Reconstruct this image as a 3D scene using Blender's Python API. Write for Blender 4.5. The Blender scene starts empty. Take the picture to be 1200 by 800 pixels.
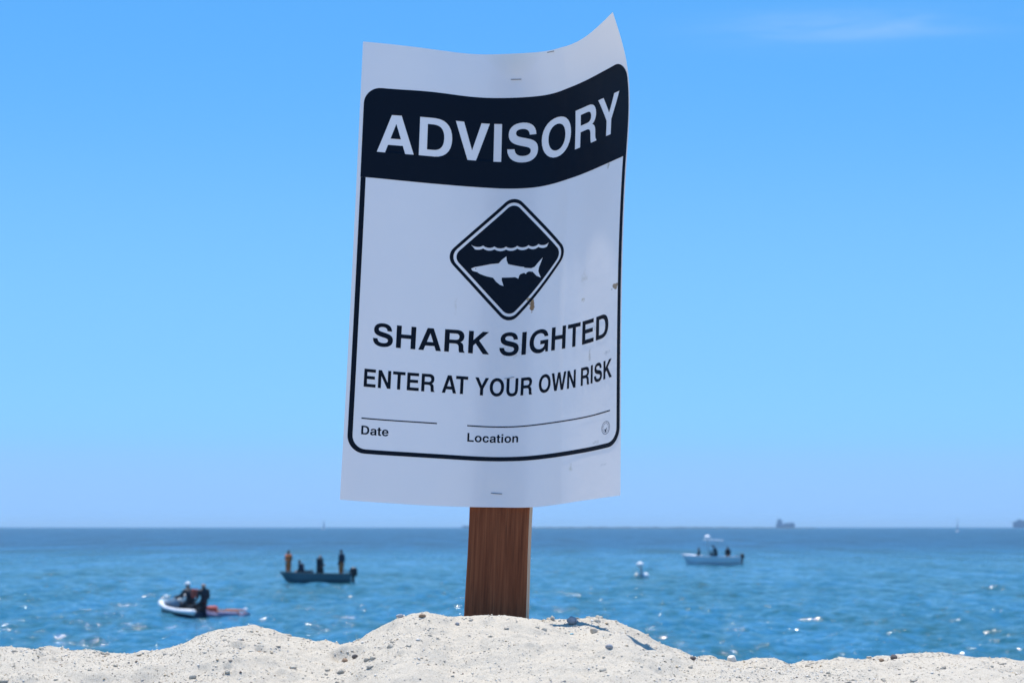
import bpy, bmesh, math, random
import numpy as np
from mathutils import Vector, Matrix, geometry

# ------------------------------------------------------------------ camera, sky, sun, exposure
sc = bpy.context.scene
col = sc.collection
R = math.radians
EYE = 3.45                                   # camera height above the sea, metres
SUN_EL, SUN_AZ = 76.5, -19.0                 # azimuth from +Y towards +X
cam_d = bpy.data.cameras.new("camera")
cam = bpy.data.objects.new("camera", cam_d)
col.objects.link(cam)
cam.location = (0, 0, EYE)
cam.rotation_euler = (R(90) + math.atan(217 / 2333.333), 0, 0)
cam_d.sensor_width = 36.0
cam_d.lens = 70.0
cam_d.clip_start = 0.05
cam_d.clip_end = 120000
cam_d.dof.use_dof = True
cam_d.dof.focus_distance = 1.90
cam_d.dof.aperture_fstop = 20.0
sc.camera = cam

world = bpy.data.worlds.new("World")
sc.world = world
world.use_nodes = True
wt = world.node_tree
wt.nodes.clear()

def wnode(t, **k):
    n = wt.nodes.new(t)
    for a, b in k.items():
        setattr(n, a, b)
    return n

sky = wnode('ShaderNodeTexSky', sky_type='NISHITA')
sky.sun_disc = False
sky.sun_elevation = R(SUN_EL)
sky.sun_rotation = R(SUN_AZ)
sky.altitude = 0
sky.air_density = 0.5
sky.dust_density = 0.0
sky.ozone_density = 6.0
# colour response of the photograph's sky: the same curve for every direction
scale_ = wnode('ShaderNodeMix', data_type='RGBA', blend_type='MULTIPLY')
scale_.inputs[0].default_value = 1.0
scale_.inputs[7].default_value = (0.1, 0.1, 0.1, 1)
wt.links.new(sky.outputs[0], scale_.inputs[6])
crv = wnode('ShaderNodeRGBCurve')
for ch, pts in enumerate((
        [(0, .015), (.050, .045), (.104, .082), (.155, .135), (.25, .168), (.325, .184), (.37, .200), (.6, .205), (1, .21)],
        [(0, .12), (.095, .22), (.199, .302), (.290, .376), (.40, .410), (.50, .420), (.57, .404), (.75, .394), (1, .394)],
        [(0, .40), (.21, .58), (.43, .68), (.60, .70), (.80, .70), (1, .70)])):
    c_ = crv.mapping.curves[ch]
    c_.points[0].location = pts[0]
    c_.points[1].location = pts[-1]
    for p_ in pts[1:-1]:
        c_.points.new(*p_)
crv.mapping.update()
wt.links.new(scale_.outputs[2], crv.inputs['Color'])
grade = wnode('ShaderNodeMix', data_type='RGBA', blend_type='MULTIPLY')
grade.clamp_result = False
grade.inputs[0].default_value = 1.0
grade.inputs[7].default_value = (10.0, 10.0, 10.0, 1)
wt.links.new(crv.outputs[0], grade.inputs[6])
# one thin wisp of cirrus high on the right, drawn by direction on the sky itself
tc = wnode('ShaderNodeTexCoord')
sep = wnode('ShaderNodeSeparateXYZ')
wt.links.new(tc.outputs['Generated'], sep.inputs[0])

def wmath(op, a, b=None, clamp=False):
    n = wnode('ShaderNodeMath', operation=op)
    n.use_clamp = clamp
    for i, v in enumerate((a, b)):
        if v is None:
            continue
        if isinstance(v, (int, float)):
            n.inputs[i].default_value = v
        else:
            wt.links.new(v, n.inputs[i])
    return n.outputs[0]

mp = wnode('ShaderNodeMapping')
mp.inputs['Scale'].default_value = (7, 7, 60)
mp.inputs['Rotation'].default_value = (0, R(-4), 0)
wt.links.new(tc.outputs['Generated'], mp.inputs[0])
nz = wnode('ShaderNodeTexNoise')
nz.inputs['Scale'].default_value = 1.6
nz.inputs['Detail'].default_value = 5
nz.inputs['Roughness'].default_value = 0.6
nz.inputs['Distortion'].default_value = 0.6
wt.links.new(mp.outputs[0], nz.inputs[0])
az_ = wmath('DIVIDE', sep.outputs[0], sep.outputs[1])
gx = wmath('POWER', wmath('DIVIDE', wmath('ABSOLUTE', wmath('SUBTRACT', az_, 0.172)), 0.062), 2.0)
gz = wmath('POWER', wmath('DIVIDE', wmath('ABSOLUTE', wmath('SUBTRACT', sep.outputs[2], 0.243)), 0.0075), 2.0)
mask = wmath('POWER', 2.718, wmath('MULTIPLY', wmath('ADD', gx, gz), -1.0))
front = wmath('GREATER_THAN', sep.outputs[1], 0.0)
wisp = wmath('MULTIPLY', wmath('MULTIPLY', mask, front), wmath('MULTIPLY', wmath('SUBTRACT', nz.outputs[0], 0.27, True), 0.62), True)
cloud = wnode('ShaderNodeMix', data_type='RGBA')
wt.links.new(wisp, cloud.inputs[0])
wt.links.new(grade.outputs[2], cloud.inputs[6])
cloud.inputs[7].default_value = (5.0, 6.0, 7.4, 1)
bg = wnode('ShaderNodeBackground')
bg.inputs['Strength'].default_value = 0.10
wt.links.new(cloud.outputs[2], bg.inputs[0])
wout = wnode('ShaderNodeOutputWorld')
wt.links.new(bg.outputs[0], wout.inputs[0])

sun_d = bpy.data.lights.new("sun", 'SUN')
sun_d.energy = 4.0
sun_d.angle = R(0.53)
sun_d.color = (1.0, 0.955, 0.89)
sun = bpy.data.objects.new("sun", sun_d)
col.objects.link(sun)
sdir = Vector((math.sin(R(SUN_AZ)) * math.cos(R(SUN_EL)), math.cos(R(SUN_AZ)) * math.cos(R(SUN_EL)), math.sin(R(SUN_EL))))
sun.rotation_euler = (-sdir).to_track_quat('-Z', 'Y').to_euler()
sun.location = (-5, 8, 30)

sc.view_settings.view_transform = 'Standard'
sc.view_settings.look = 'None'
sc.view_settings.exposure = 0.58
sc.view_settings.gamma = 1.0
sc.cycles.max_bounces = 8
sc.cycles.transparent_max_bounces = 8

# ------------------------------------------------------------------ helpers
rng = np.random.default_rng(7)
random.seed(7)

def mat(name, base=(.5, .5, .5), rough=.5, spec=.5, metal=0.0):
    m = bpy.data.materials.new(name)
    m.use_nodes = True
    b = m.node_tree.nodes['Principled BSDF']
    b.inputs['Base Color'].default_value = (*base, 1)
    b.inputs['Roughness'].default_value = rough
    b.inputs['Specular IOR Level'].default_value = spec
    b.inputs['Metallic'].default_value = metal
    return m

def N(m, t, **k):
    n = m.node_tree.nodes.new(t)
    for a, b in k.items():
        setattr(n, a, b)
    return n

def L(m, a, b):
    m.node_tree.links.new(a, b)

def P(m):
    return m.node_tree.nodes['Principled BSDF']

def ramp(m, fac, stops):
    r = N(m, 'ShaderNodeValToRGB')
    e = r.color_ramp.elements
    while len(e) < len(stops):
        e.new(0.5)
    for el, (p, c) in zip(e, stops):
        el.position = p
        el.color = (*c, 1)
    L(m, fac, r.inputs[0])
    return r.outputs[0]

def noise(m, scale, detail=4, rough=.55, vec=None, dist=0):
    n = N(m, 'ShaderNodeTexNoise')
    n.inputs['Scale'].default_value = scale
    n.inputs['Detail'].default_value = detail
    n.inputs['Roughness'].default_value = rough
    n.inputs['Distortion'].default_value = dist
    if vec is not None:
        L(m, vec, n.inputs[0])
    return n.outputs[0]

def mth(m, op, a, b=None, c=None, clamp=False):
    n = N(m, 'ShaderNodeMath', operation=op)
    n.use_clamp = clamp
    for i, v in enumerate((a, b, c)):
        if v is None:
            continue
        if isinstance(v, (int, float)):
            n.inputs[i].default_value = v
        else:
            L(m, v, n.inputs[i])
    return n.outputs[0]

def mixc(m, fac, a, b, blend='MIX'):
    n = N(m, 'ShaderNodeMix', data_type='RGBA', blend_type=blend)
    for i, v in ((0, fac), (6, a), (7, b)):
        if isinstance(v, tuple):
            n.inputs[i].default_value = (*v, 1)
        elif isinstance(v, (int, float)):
            n.inputs[i].default_value = v
        else:
            L(m, v, n.inputs[i])
    return n.outputs[2]

def coords(m, kind='Object', scale=None):
    t = N(m, 'ShaderNodeTexCoord')
    if scale is None:
        return t.outputs[kind]
    p = N(m, 'ShaderNodeMapping')
    p.inputs['Scale'].default_value = scale
    L(m, t.outputs[kind], p.inputs[0])
    return p.outputs[0]

def bump(m, h, strength, dist):
    b = N(m, 'ShaderNodeBump')
    b.inputs['Strength'].default_value = strength
    b.inputs['Distance'].default_value = dist
    L(m, h, b.inputs['Height'])
    L(m, b.outputs[0], P(m).inputs['Normal'])
    return b

def paint(name, base, rough=.45, dirt=.25, scale=6.0):
    """paint or cloth with faint uneven wear"""
    m = mat(name, base, rough)
    n = noise(m, scale, 5, .6, coords(m))
    L(m, mixc(m, mth(m, 'MULTIPLY', n, dirt), base, tuple(c * .55 for c in base)), P(m).inputs['Base Color'])
    return m

def link(name, me, mats, parent=None, smooth=False):
    o = bpy.data.objects.new(name, me)
    col.objects.link(o)
    for m in (mats if isinstance(mats, (list, tuple)) else [mats]):
        me.materials.append(m)
    if smooth:
        me.polygons.foreach_set('use_smooth', [True] * len(me.polygons))
    if parent is not None:
        o.parent = parent
    return o

def tag(o, label=None, cat=None, group=None, kind=None):
    for k, v in (('label', label), ('category', cat), ('group', group), ('kind', kind)):
        if v:
            o[k] = v
    return o

def thing(name, loc, label, cat, rz=0.0, group=None):
    o = bpy.data.objects.new(name, None)
    o.empty_display_size = .1
    col.objects.link(o)
    o.location = loc
    o.rotation_euler = (0, 0, rz)
    return tag(o, label, cat, group)

class MB:
    """collects shapes into one mesh"""
    def __init__(self):
        self.bm = bmesh.new()
    def box(self, c, s, rot=None, bev=0.0, taper=1.0):
        M = Matrix.Translation(Vector(c)) @ (rot.to_4x4() if rot is not None else Matrix.Identity(4))
        vs = []
        for z in (-.5, .5):
            k = taper if z > 0 else 1.0
            for x, y in ((-.5, -.5), (.5, -.5), (.5, .5), (-.5, .5)):
                vs.append(self.bm.verts.new(M @ Vector((x * s[0] * k, y * s[1] * k, z * s[2]))))
        fs = [(3, 2, 1, 0), (4, 5, 6, 7), (0, 1, 5, 4), (1, 2, 6, 5), (2, 3, 7, 6), (3, 0, 4, 7)]
        faces = [self.bm.faces.new([vs[i] for i in f]) for f in fs]
        if bev:
            ed = list({e for f in faces for e in f.edges})
            bmesh.ops.bevel(self.bm, geom=ed, offset=bev, segments=2, profile=.6, affect='EDGES')
        return self
    def tube(self, pts, rad, n=8, cap=True):
        pts = [Vector(p) for p in pts]
        if not isinstance(rad, (list, tuple)):
            rad = [rad] * len(pts)
        rings = []
        for i, p in enumerate(pts):
            d = (pts[min(i + 1, len(pts) - 1)] - pts[max(i - 1, 0)]).normalized()
            a = d.orthogonal().normalized() if i == 0 else (prev - d * prev.dot(d)).normalized()
            prev = a
            b = d.cross(a)
            rings.append([self.bm.verts.new(p + (a * math.cos(t) + b * math.sin(t)) * rad[i]) for t in [2 * math.pi * k / n for k in range(n)]])
        for r0, r1 in zip(rings[:-1], rings[1:]):
            for k in range(n):
                self.bm.faces.new((r0[k], r0[(k + 1) % n], r1[(k + 1) % n], r1[k]))
        if cap:
            self.bm.faces.new(rings[0][::-1])
            self.bm.faces.new(rings[-1])
        return self
    def lathe(self, prof, c=(0, 0, 0), n=14, sx=1.0, sy=1.0):
        rings = []
        for r, z in prof:
            rings.append([self.bm.verts.new((c[0] + sx * r * math.cos(2 * math.pi * k / n), c[1] + sy * r * math.sin(2 * math.pi * k / n), c[2] + z)) for k in range(n)])
        for r0, r1 in zip(rings[:-1], rings[1:]):
            for k in range(n):
                self.bm.faces.new((r0[k], r0[(k + 1) % n], r1[(k + 1) % n], r1[k]))
        self.bm.faces.new(rings[0][::-1])
        self.bm.faces.new(rings[-1])
        return self
    def ball(self, c, r, n=10, sz=1.0):
        m = max(4, n // 2)
        prof = [(r * math.sin(math.pi * (k + .15) / (m + .3)), -r * sz * math.cos(math.pi * (k + .15) / (m + .3))) for k in range(m + 1)]
        return self.lathe(prof, c, n)
    def loft(self, rings, close=True, caps=True):
        rr = [[self.bm.verts.new(p) for p in r] for r in rings]
        n = len(rr[0])
        for r0, r1 in zip(rr[:-1], rr[1:]):
            for k in range(n if close else n - 1):
                self.bm.faces.new((r0[k], r0[(k + 1) % n], r1[(k + 1) % n], r1[k]))
        if caps:
            self.bm.faces.new(rr[0][::-1])
            self.bm.faces.new(rr[-1])
        return self
    def build(self, name, mats, parent=None, smooth=False):
        bmesh.ops.recalc_face_normals(self.bm, faces=self.bm.faces[:])
        me = bpy.data.meshes.new(name)
        self.bm.to_mesh(me)
        self.bm.free()
        return link(name, me, mats, parent, smooth)

def grid_mesh(name, X, Y, Z, mats, parent=None):
    """regular sheet of quads from 2-D coordinate arrays"""
    r, c = X.shape
    co = np.stack([X, Y, Z], -1).reshape(-1, 3).astype(np.float32)
    i = np.arange(r * c).reshape(r, c)
    f = np.stack([i[:-1, :-1], i[:-1, 1:], i[1:, 1:], i[1:, :-1]], -1).reshape(-1, 4)
    return raw_mesh(name, co, f, mats, parent, True)

def raw_mesh(name, co, f, mats, parent=None, smooth=False):
    me = bpy.data.meshes.new(name)
    k = f.shape[1]
    me.vertices.add(len(co))
    me.vertices.foreach_set('co', np.ascontiguousarray(co, np.float32).ravel())
    me.loops.add(f.size)
    me.loops.foreach_set('vertex_index', np.ascontiguousarray(f, np.int32).ravel())
    me.polygons.add(len(f))
    me.polygons.foreach_set('loop_start', np.arange(0, f.size, k, dtype=np.int32))
    me.update(calc_edges=True)
    me.validate()
    return link(name, me, mats, parent, smooth)

def nat(xk, yk, x):
    """natural cubic spline through yk (n, ...) at xk, evaluated at x"""
    xk = np.asarray(xk, float)
    yk = np.asarray(yk, float)
    x = np.asarray(x, float)
    n = len(xk)
    h = np.diff(xk)
    A = np.zeros((n, n))
    b = np.zeros_like(yk)
    A[0, 0] = A[-1, -1] = 1
    for i in range(1, n - 1):
        A[i, i - 1], A[i, i], A[i, i + 1] = h[i - 1], 2 * (h[i - 1] + h[i]), h[i]
        b[i] = 6 * ((yk[i + 1] - yk[i]) / h[i] - (yk[i] - yk[i - 1]) / h[i - 1])
    m = np.linalg.solve(A, b.reshape(n, -1)).reshape(b.shape)
    i = np.clip(np.searchsorted(xk, x) - 1, 0, n - 2)
    sh = (-1,) + (1,) * (yk.ndim - 1)
    a = ((xk[i + 1] - x) / h[i]).reshape(sh)
    c = ((x - xk[i]) / h[i]).reshape(sh)
    hh = h[i].reshape(sh)
    return a * yk[i] + c * yk[i + 1] + ((a ** 3 - a) * m[i] + (c ** 3 - c) * m[i + 1]) * hh ** 2 / 6

def vnoise(x, y, seed):
    """smooth value noise on numpy arrays, about -1..1"""
    g = np.random.default_rng(seed).uniform(-1, 1, (256, 256))
    xi, yi = np.floor(x).astype(int), np.floor(y).astype(int)
    fx, fy = x - xi, y - yi
    fx, fy = fx * fx * (3 - 2 * fx), fy * fy * (3 - 2 * fy)
    q = lambda a, b: g[a % 256, b % 256]
    return (q(xi, yi) * (1 - fx) + q(xi + 1, yi) * fx) * (1 - fy) + (q(xi, yi + 1) * (1 - fx) + q(xi + 1, yi + 1) * fx) * fy

# ------------------------------------------------------------------ sand
# crest lines of the dune: x and height relative to the eye, near crest at y = 1.80 and far crest at y = 2.06
CREST_NEAR = [(-0.5652, -0.1103), (-0.5041, -0.1088), (-0.4583, -0.1078), (-0.4392, -0.1076), (-0.4201, -0.1088), (-0.3933, -0.1114), (-0.3819, -0.111), (-0.3665, -0.114), (-0.3551, -0.1148), (-0.3436, -0.1144), (-0.3307, -0.1118), (-0.3056, -0.1065), (-0.2942, -0.1027), (-0.2828, -0.0974), (-0.2675, -0.0932), (-0.2523, -0.091), (-0.237, -0.0898), (-0.2217, -0.0913), (-0.2079, -0.0944), (-0.1949, -0.0978), (-0.1796, -0.1001), (-0.1528, -0.0997), (-0.1338, -0.0959), (-0.1223, -0.0898), (-0.1109, -0.0838), (-0.0995, -0.0785), (-0.088, -0.0754), (-0.0765, -0.0739), (-0.065, -0.0758), (-0.0497, -0.0796), (-0.0413, -0.0792), (-0.0306, -0.0788), (-0.0191, -0.0785), (-0.0076, -0.0792), (0.0038, -0.0807), (0.0153, -0.0822), (0.0306, -0.0857), (0.0436, -0.0917), (0.0497, -0.0955), (0.0588, -0.1004), (0.068, -0.1023), (0.0749, -0.1031), (0.0848, -0.1069), (0.0901, -0.1095), (0.1069, -0.1129), (0.1298, -0.1178), (0.145, -0.1216), (0.1679, -0.1246), (0.206, -0.1284), (0.2556, -0.1276), (0.3052, -0.1299), (0.3815, -0.1284), (0.4578, -0.1299), (0.5645, -0.1329)]
CREST_FAR = [(-0.6465, -0.1366), (-0.1748, -0.1279), (-0.0875, -0.1028), (-0.035, -0.0959), (0.0193, -0.0954), (0.035, -0.0946), (0.0525, -0.0954), (0.07, -0.0933), (0.0788, -0.0928), (0.0875, -0.0941), (0.1006, -0.0976), (0.1137, -0.1028), (0.1268, -0.1071), (0.1399, -0.1132), (0.153, -0.1184), (0.1661, -0.1227), (0.1748, -0.1271), (0.1853, -0.1297), (0.1923, -0.1284), (0.2027, -0.1297), (0.208, -0.1331), (0.2184, -0.1348), (0.2289, -0.1357), (0.2403, -0.1348), (0.2578, -0.1344), (0.2752, -0.1357), (0.2926, -0.1396), (0.3058, -0.1366), (0.3233, -0.1344), (0.3408, -0.134), (0.3582, -0.1348), (0.3757, -0.1331), (0.3976, -0.1322), (0.4194, -0.1318), (0.4413, -0.1297), (0.4631, -0.1322), (0.4893, -0.1348), (0.5242, -0.1366), (0.6466, -0.1331)]
_cn = np.array(CREST_NEAR)
_cf = np.array(CREST_FAR)
# dents left by fingers, pebbles and feet: x, y, depth, radius
DENTS = [(-0.2359, 1.7315, 0.006, 0.0045), (-0.2174, 1.731, 0.004, 0.0035), (-0.4145, 1.77, 0.004, 0.004), (-0.3992, 1.7625, 0.003, 0.003), (-0.1438, 1.738, 0.006, 0.01), (-0.152, 1.748, 0.004, 0.006), (-0.0938, 1.663, 0.003, 0.004), (0.1514, 1.701, 0.003, 0.012), (0.1624, 1.688, 0.004, 0.008), (-0.042, 1.6525, 0.0025, 0.01), (0.0702, 1.6545, 0.002, 0.015), (-0.3105, 1.704, 0.005, 0.01), (-0.2554, 1.6735, 0.003, 0.004), (-0.236, 1.6765, 0.003, 0.003), (-0.1933, 1.689, 0.003, 0.004), (-0.1661, 1.7785, 0.003, 0.005)]

def smax(a, b, k):
    return .5 * (a + b + np.sqrt((a - b) ** 2 + k * k))

def sand_height(x, y, detail=True):
    x = np.asarray(x, float)
    y = np.asarray(y, float)
    zn = np.interp(x, _cn[:, 0], _cn[:, 1])
    zf = np.interp(x, _cf[:, 0], _cf[:, 1])
    edge = np.clip((np.abs(x) - .62) / 1.5, 0, 1)
    zn = zn * (1 - edge) - .12 * edge
    zf = zf * (1 - edge) - .11 * edge
    def hill(z0, yc, m0, m1, r):
        d = y - yc
        s = np.sqrt(d * d + r * r) - r
        return z0 - np.where(d < 0, m0, m1) * s
    step = lambda a, b_: np.clip((x - a) / (b_ - a), 0, 1) ** 2 * (3 - 2 * np.clip((x - a) / (b_ - a), 0, 1))
    yn = 1.80 - .085 * step(.02, .10)
    yf = 2.06 - .10 * step(.0, .04) * (1 - step(.13, .24))
    near = hill(zn * yn / 1.80, yn, .30, .26, .05)
    far = hill(zf * yf / 2.06, yf, .055, .24, .05) - .40 * (np.sqrt(np.maximum(yn - y, 0) ** 2 + .02 ** 2) - .02)
    z = smax(near, far, .004) - .0015
    # the dune levels out towards the camera and shelves into the sea behind
    z = np.maximum(z, np.where(y < 1.8, -.62 - .02 * (1.8 - np.minimum(y, 1.8)), -3.9))
    beach = -.42 - (y - 3.4) * .078
    z = np.where(y > 2.3, smax(z, beach, .08), z)
    if detail:
        near_w = np.clip(1.6 - np.abs(y - 1.85) / .6, 0, 1)
        z = z + near_w * (.0040 * vnoise(x * 20 + 5, y * 26, 1) + .0026 * vnoise(x * 48, y * 62 + 9, 2)
                          + .0009 * vnoise(x * 130, y * 150, 3) + .00055 * vnoise(x * 330, y * 360, 4))
        z = z + (1 - near_w) * .02 * vnoise(x * 3, y * 3, 5)
        for dx, dy, dep, r in DENTS:
            q = ((x - dx) ** 2 + ((y - dy) * .8) ** 2) / (r * r)
            z = z - dep * np.exp(-q) + .25 * dep * np.exp(-((np.sqrt(q) - 1.7) ** 2) * 4)
    return z + EYE

m_sand = mat('dry_sand', (.42, .39, .34), .9, .2)
_oc = coords(m_sand)
_n1 = noise(m_sand, 900, 3, .6, _oc)
_n2 = noise(m_sand, 35, 4, .6, _oc)
_n3 = noise(m_sand, 2600, 2, .6, _oc)
_c = ramp(m_sand, _n1, [(.30, (.36, .30, .215)), (.44, (.49, .433, .345)), (.62, (.57, .515, .425)), (.75, (.67, .63, .55))])
_c = mixc(m_sand, mth(m_sand, 'MULTIPLY', _n2, .35), _c, (.45, .395, .315))
L(m_sand, _c, P(m_sand).inputs['Base Color'])
bump(m_sand, mth(m_sand, 'ADD', _n1, mth(m_sand, 'MULTIPLY', _n3, .6)), .6, .0012)

def spaced(lo, hi, fine, outer, k):
    """coordinates fine between lo and hi, growing outwards to +-outer"""
    a = np.arange(lo, hi + fine / 2, fine)
    g = fine * (outer / fine) ** (np.arange(1, k + 1) / k)
    return np.concatenate([(lo - g)[::-1], a, hi + g])

_xs = spaced(-.56, .56, .0015, 400, 40)
_y0 = np.arange(1.50, 2.16, .0017)
_ys = np.concatenate([[-60, -20, -6, -2, -.6, .2, .6, .9, 1.1, 1.25, 1.35, 1.42, 1.47], _y0,
                      [2.17, 2.19, 2.22, 2.26, 2.32, 2.4, 2.5, 2.65, 2.85, 3.1, 3.5, 4, 5, 7, 10, 15, 22, 30, 40, 46]])
GX, GY = np.meshgrid(_xs, _ys)
sand = grid_mesh('sand_mound', GX, GY, sand_height(GX, GY), m_sand)
tag(sand, kind='structure')

# loose coarse grains lying on the sand
m_grain = mat('sand_grain', (.5, .47, .42), .75, .3)
_gi = N(m_grain, 'ShaderNodeNewGeometry')
L(m_grain, ramp(m_grain, _gi.outputs['Random Per Island'],
                [(0.0, (.62, .60, .56)), (.36, (.56, .50, .40)), (.60, (.46, .35, .22)), (.80, (.70, .67, .61)), (.965, (.32, .24, .17)), (.99, (.16, .12, .10))]),
  P(m_grain).inputs['Base Color'])
_octa = np.array([(1, 0, 0), (0, 1, 0), (-1, 0, 0), (0, -1, 0), (0, 0, 1), (0, 0, -1)], float)
_of = np.array([(0, 1, 4), (1, 2, 4), (2, 3, 4), (3, 0, 4), (1, 0, 5), (2, 1, 5), (3, 2, 5), (0, 3, 5)])
n = 70000
gx = rng.uniform(-.55, .55, n)
gy = rng.uniform(1.56, 2.12, n)
keep = rng.random(n) < np.clip(.62 + .6 * vnoise(gx * 11, gy * 13, 77), .15, 1)
gx, gy = gx[keep], gy[keep]
n = len(gx)
gs = .00035 + .00045 * rng.random(n) ** 2 + .0012 * (rng.random(n) ** 26)
gz = sand_height(gx, gy) + gs * .25
shape = rng.uniform(.6, 1.4, (n, 6, 1)) * _octa[None] * gs[:, None, None] * rng.uniform(.7, 1.3, (n, 1, 3))
th = rng.uniform(0, 6.283, n)
ca, sa = np.cos(th)[:, None], np.sin(th)[:, None]
vx = shape[..., 0] * ca - shape[..., 1] * sa
vy = shape[..., 0] * sa + shape[..., 1] * ca
co = np.stack([vx + gx[:, None], vy + gy[:, None], shape[..., 2] * .8 + gz[:, None]], -1).reshape(-1, 3)
ff = (_of[None] + (np.arange(n) * 6)[:, None, None]).reshape(-1, 3)
tag(raw_mesh('sand_grains', co, ff, m_grain), kind='stuff')

# crumbs of caked sand, half buried, in drifts
_bm = bmesh.new()
bmesh.ops.create_icosphere(_bm, subdivisions=2, radius=1)
_cv = np.array([v.co for v in _bm.verts])
_cfc = np.array([[v.index for v in f.verts] for f in _bm.faces])
_bm.free()
n = 2600
kx, ky = rng.uniform(-.55, .55, n), rng.uniform(1.60, 2.08, n)
keep = rng.random(n) < np.clip(.25 + 1.1 * vnoise(kx * 14 + 3, ky * 16, 78), .04, 1)
kx, ky = kx[keep], ky[keep]
n = len(kx)
ks = .0009 + .0022 * rng.random(n) ** 3
dirs = rng.normal(size=(n, 4, 3))
lump = 1 + .16 * np.sin(3 * np.einsum('vk,nik->nvi', _cv, dirs)).sum(-1)
cv = _cv[None] * lump[..., None] * ks[:, None, None] * rng.uniform(.75, 1.25, (n, 1, 3))
cv[..., 2] *= .75
cv += np.stack([kx, ky, sand_height(kx, ky) + ks * .15], -1)[:, None, :]
tag(raw_mesh('sand_crumbs', cv.reshape(-1, 3), (_cfc[None] + (np.arange(n) * len(_cv))[:, None, None]).reshape(-1, 3), m_sand, None, True), kind='stuff')

# pebbles and shell bits one can pick out
def stone_material(name, a, b):
    m = mat(name, a, .8, .25)
    o = coords(m)
    L(m, ramp(m, noise(m, 260, 5, .65, o), [(.3, a), (.7, b)]), P(m).inputs['Base Color'])
    bump(m, noise(m, 500, 4, .6, o), .5, .0006)
    return m

STONE = {'grey': stone_material('grey_stone', (.24, .24, .25), (.40, .40, .41)),
         'white': stone_material('white_stone', (.62, .57, .48), (.74, .72, .68)),
         'dark': stone_material('dark_stone', (.06, .055, .055), (.15, .13, .12)),
         'brown': stone_material('brown_stone', (.24, .15, .09), (.38, .27, .18)),
         'tan': stone_material('tan_stone', (.45, .36, .26), (.60, .52, .42)),
         'glass': mat('turquoise_glass', (.10, .42, .55), .25, .5)}

def pebble(name, x, y, size, kind, label, cat='pebble', lift=.30, seed=0):
    bm = bmesh.new()
    bmesh.ops.create_icosphere(bm, subdivisions=3, radius=1)
    r = np.random.default_rng(seed + 100)
    cuts = [Vector(r.normal(size=3)).normalized() for _ in range(7)]
    lim = [r.uniform(.66, .9) for _ in cuts]
    for v in bm.verts:
        for c, l in zip(cuts, lim):
            d = v.co.dot(c) - l
            if d > 0:
                v.co -= c * d * .85
        v.co *= 1 + .04 * math.sin(5 * v.co.x + seed) * math.cos(6 * v.co.y)
        v.co = Vector((v.co.x * size[0], v.co.y * size[1], v.co.z * size[2]))
    me = bpy.data.meshes.new(name)
    bm.to_mesh(me)
    bm.free()
    o = link(name, me, STONE[kind], smooth=True)
    o.location = (x, y, float(sand_height(x, y)) + size[2] * lift)
    o.rotation_euler = (r.uniform(-.3, .3), r.uniform(-.3, .3), r.uniform(0, 3))
    return tag(o, label, cat, 'loose pebbles on the sand' if cat == 'pebble' else None)

for i, a in enumerate([('pebble', 0.0561, 1.887, (0.0062, 0.005, 0.004), 'grey', 'flat grey pebble lying on the sand ridge just right of the stake', 'pebble', 0.9), ('pebble', 0.2228, 2.036, (0.0058, 0.0045, 0.0043), 'white', 'pale rounded pebble on the sand rim below the white motorboat', 'pebble', 0.4), ('pebble', 0.3846, 2.0285, (0.0068, 0.004, 0.003), 'dark', 'dark flat pebble on the sand rim at the right of the photo', 'pebble', 0.5), ('pebble', 0.3684, 2.006, (0.003, 0.0024, 0.002), 'brown', 'small brown pebble just left of the dark flat pebble at right', 'pebble', 0.4), ('pebble', -0.1, 1.7835, (0.0038, 0.003, 0.0022), 'grey', 'small grey pebble high on the left shoulder of the sand mound', 'pebble', 0.6), ('pebble', -0.0786, 1.7605, (0.0038, 0.003, 0.002), 'brown', 'small brown pebble near the top of the sand mound left of the stake', 'pebble', 0.4), ('pebble', 0.0738, 1.8105, (0.0042, 0.0034, 0.0034), 'tan', 'tan pebble beside the shadow on the sand right of the stake', 'pebble', 0.5), ('pebble', 0.0818, 1.6905, (0.0036, 0.0028, 0.0022), 'grey', 'small dark grey pebble at the lower tip of the shadow right of the stake', 'pebble', 0.3), ('pebble', -0.1357, 1.7385, (0.0034, 0.0026, 0.0022), 'dark', 'dark pebble standing in for shade in the hollow low on the left flank of the mound', 'pebble', 0.4), ('pebble', -0.1433, 1.7235, (0.0034, 0.0028, 0.0028), 'brown', 'brown pebble in the hollow low on the left flank of the mound', 'pebble', 0.3), ('pebble', -0.2175, 1.7315, (0.003, 0.0024, 0.002), 'brown', 'reddish brown pebble on the rounded sand hump at far left', 'pebble', 0.2), ('pebble', 0.1681, 1.869, (0.0032, 0.0026, 0.0022), 'dark', 'small dark pebble left of the pale pebble on the right rim', 'pebble', 0.3), ('pebble', -0.048, 1.766, (0.0024, 0.002, 0.0018), 'grey', 'little grey pebble on the mound just left of the stake', 'pebble', 0.3), ('pebble', -0.2359, 1.7315, (0.003, 0.0026, 0.0022), 'dark', 'dark pebble lying in a small pit on the rounded sand hump at far left', 'pebble', 0.1), ('pebble', -0.4146, 1.7705, (0.0026, 0.0022, 0.002), 'dark', 'dark pebble near the left edge of the photo, upper of two', 'pebble', 0.2), ('pebble', -0.3992, 1.7625, (0.0022, 0.002, 0.0016), 'brown', 'brown pebble near the left edge of the photo, lower of two', 'pebble', 0.2), ('pebble', -0.3103, 1.703, (0.006, 0.004, 0.0026), 'brown', 'brown clod at the bottom edge of the photo on the left', 'pebble', 0.1), ('glass_fragment', 0.0543, 1.826, (0.0026, 0.002, 0.0008), 'glass', 'tiny turquoise glass fragment in the shadow right of the stake', 'glass', 0.4)]):  # the dark one in the left hollow is put there as its shade
    pebble(*a, seed=i)

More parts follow.
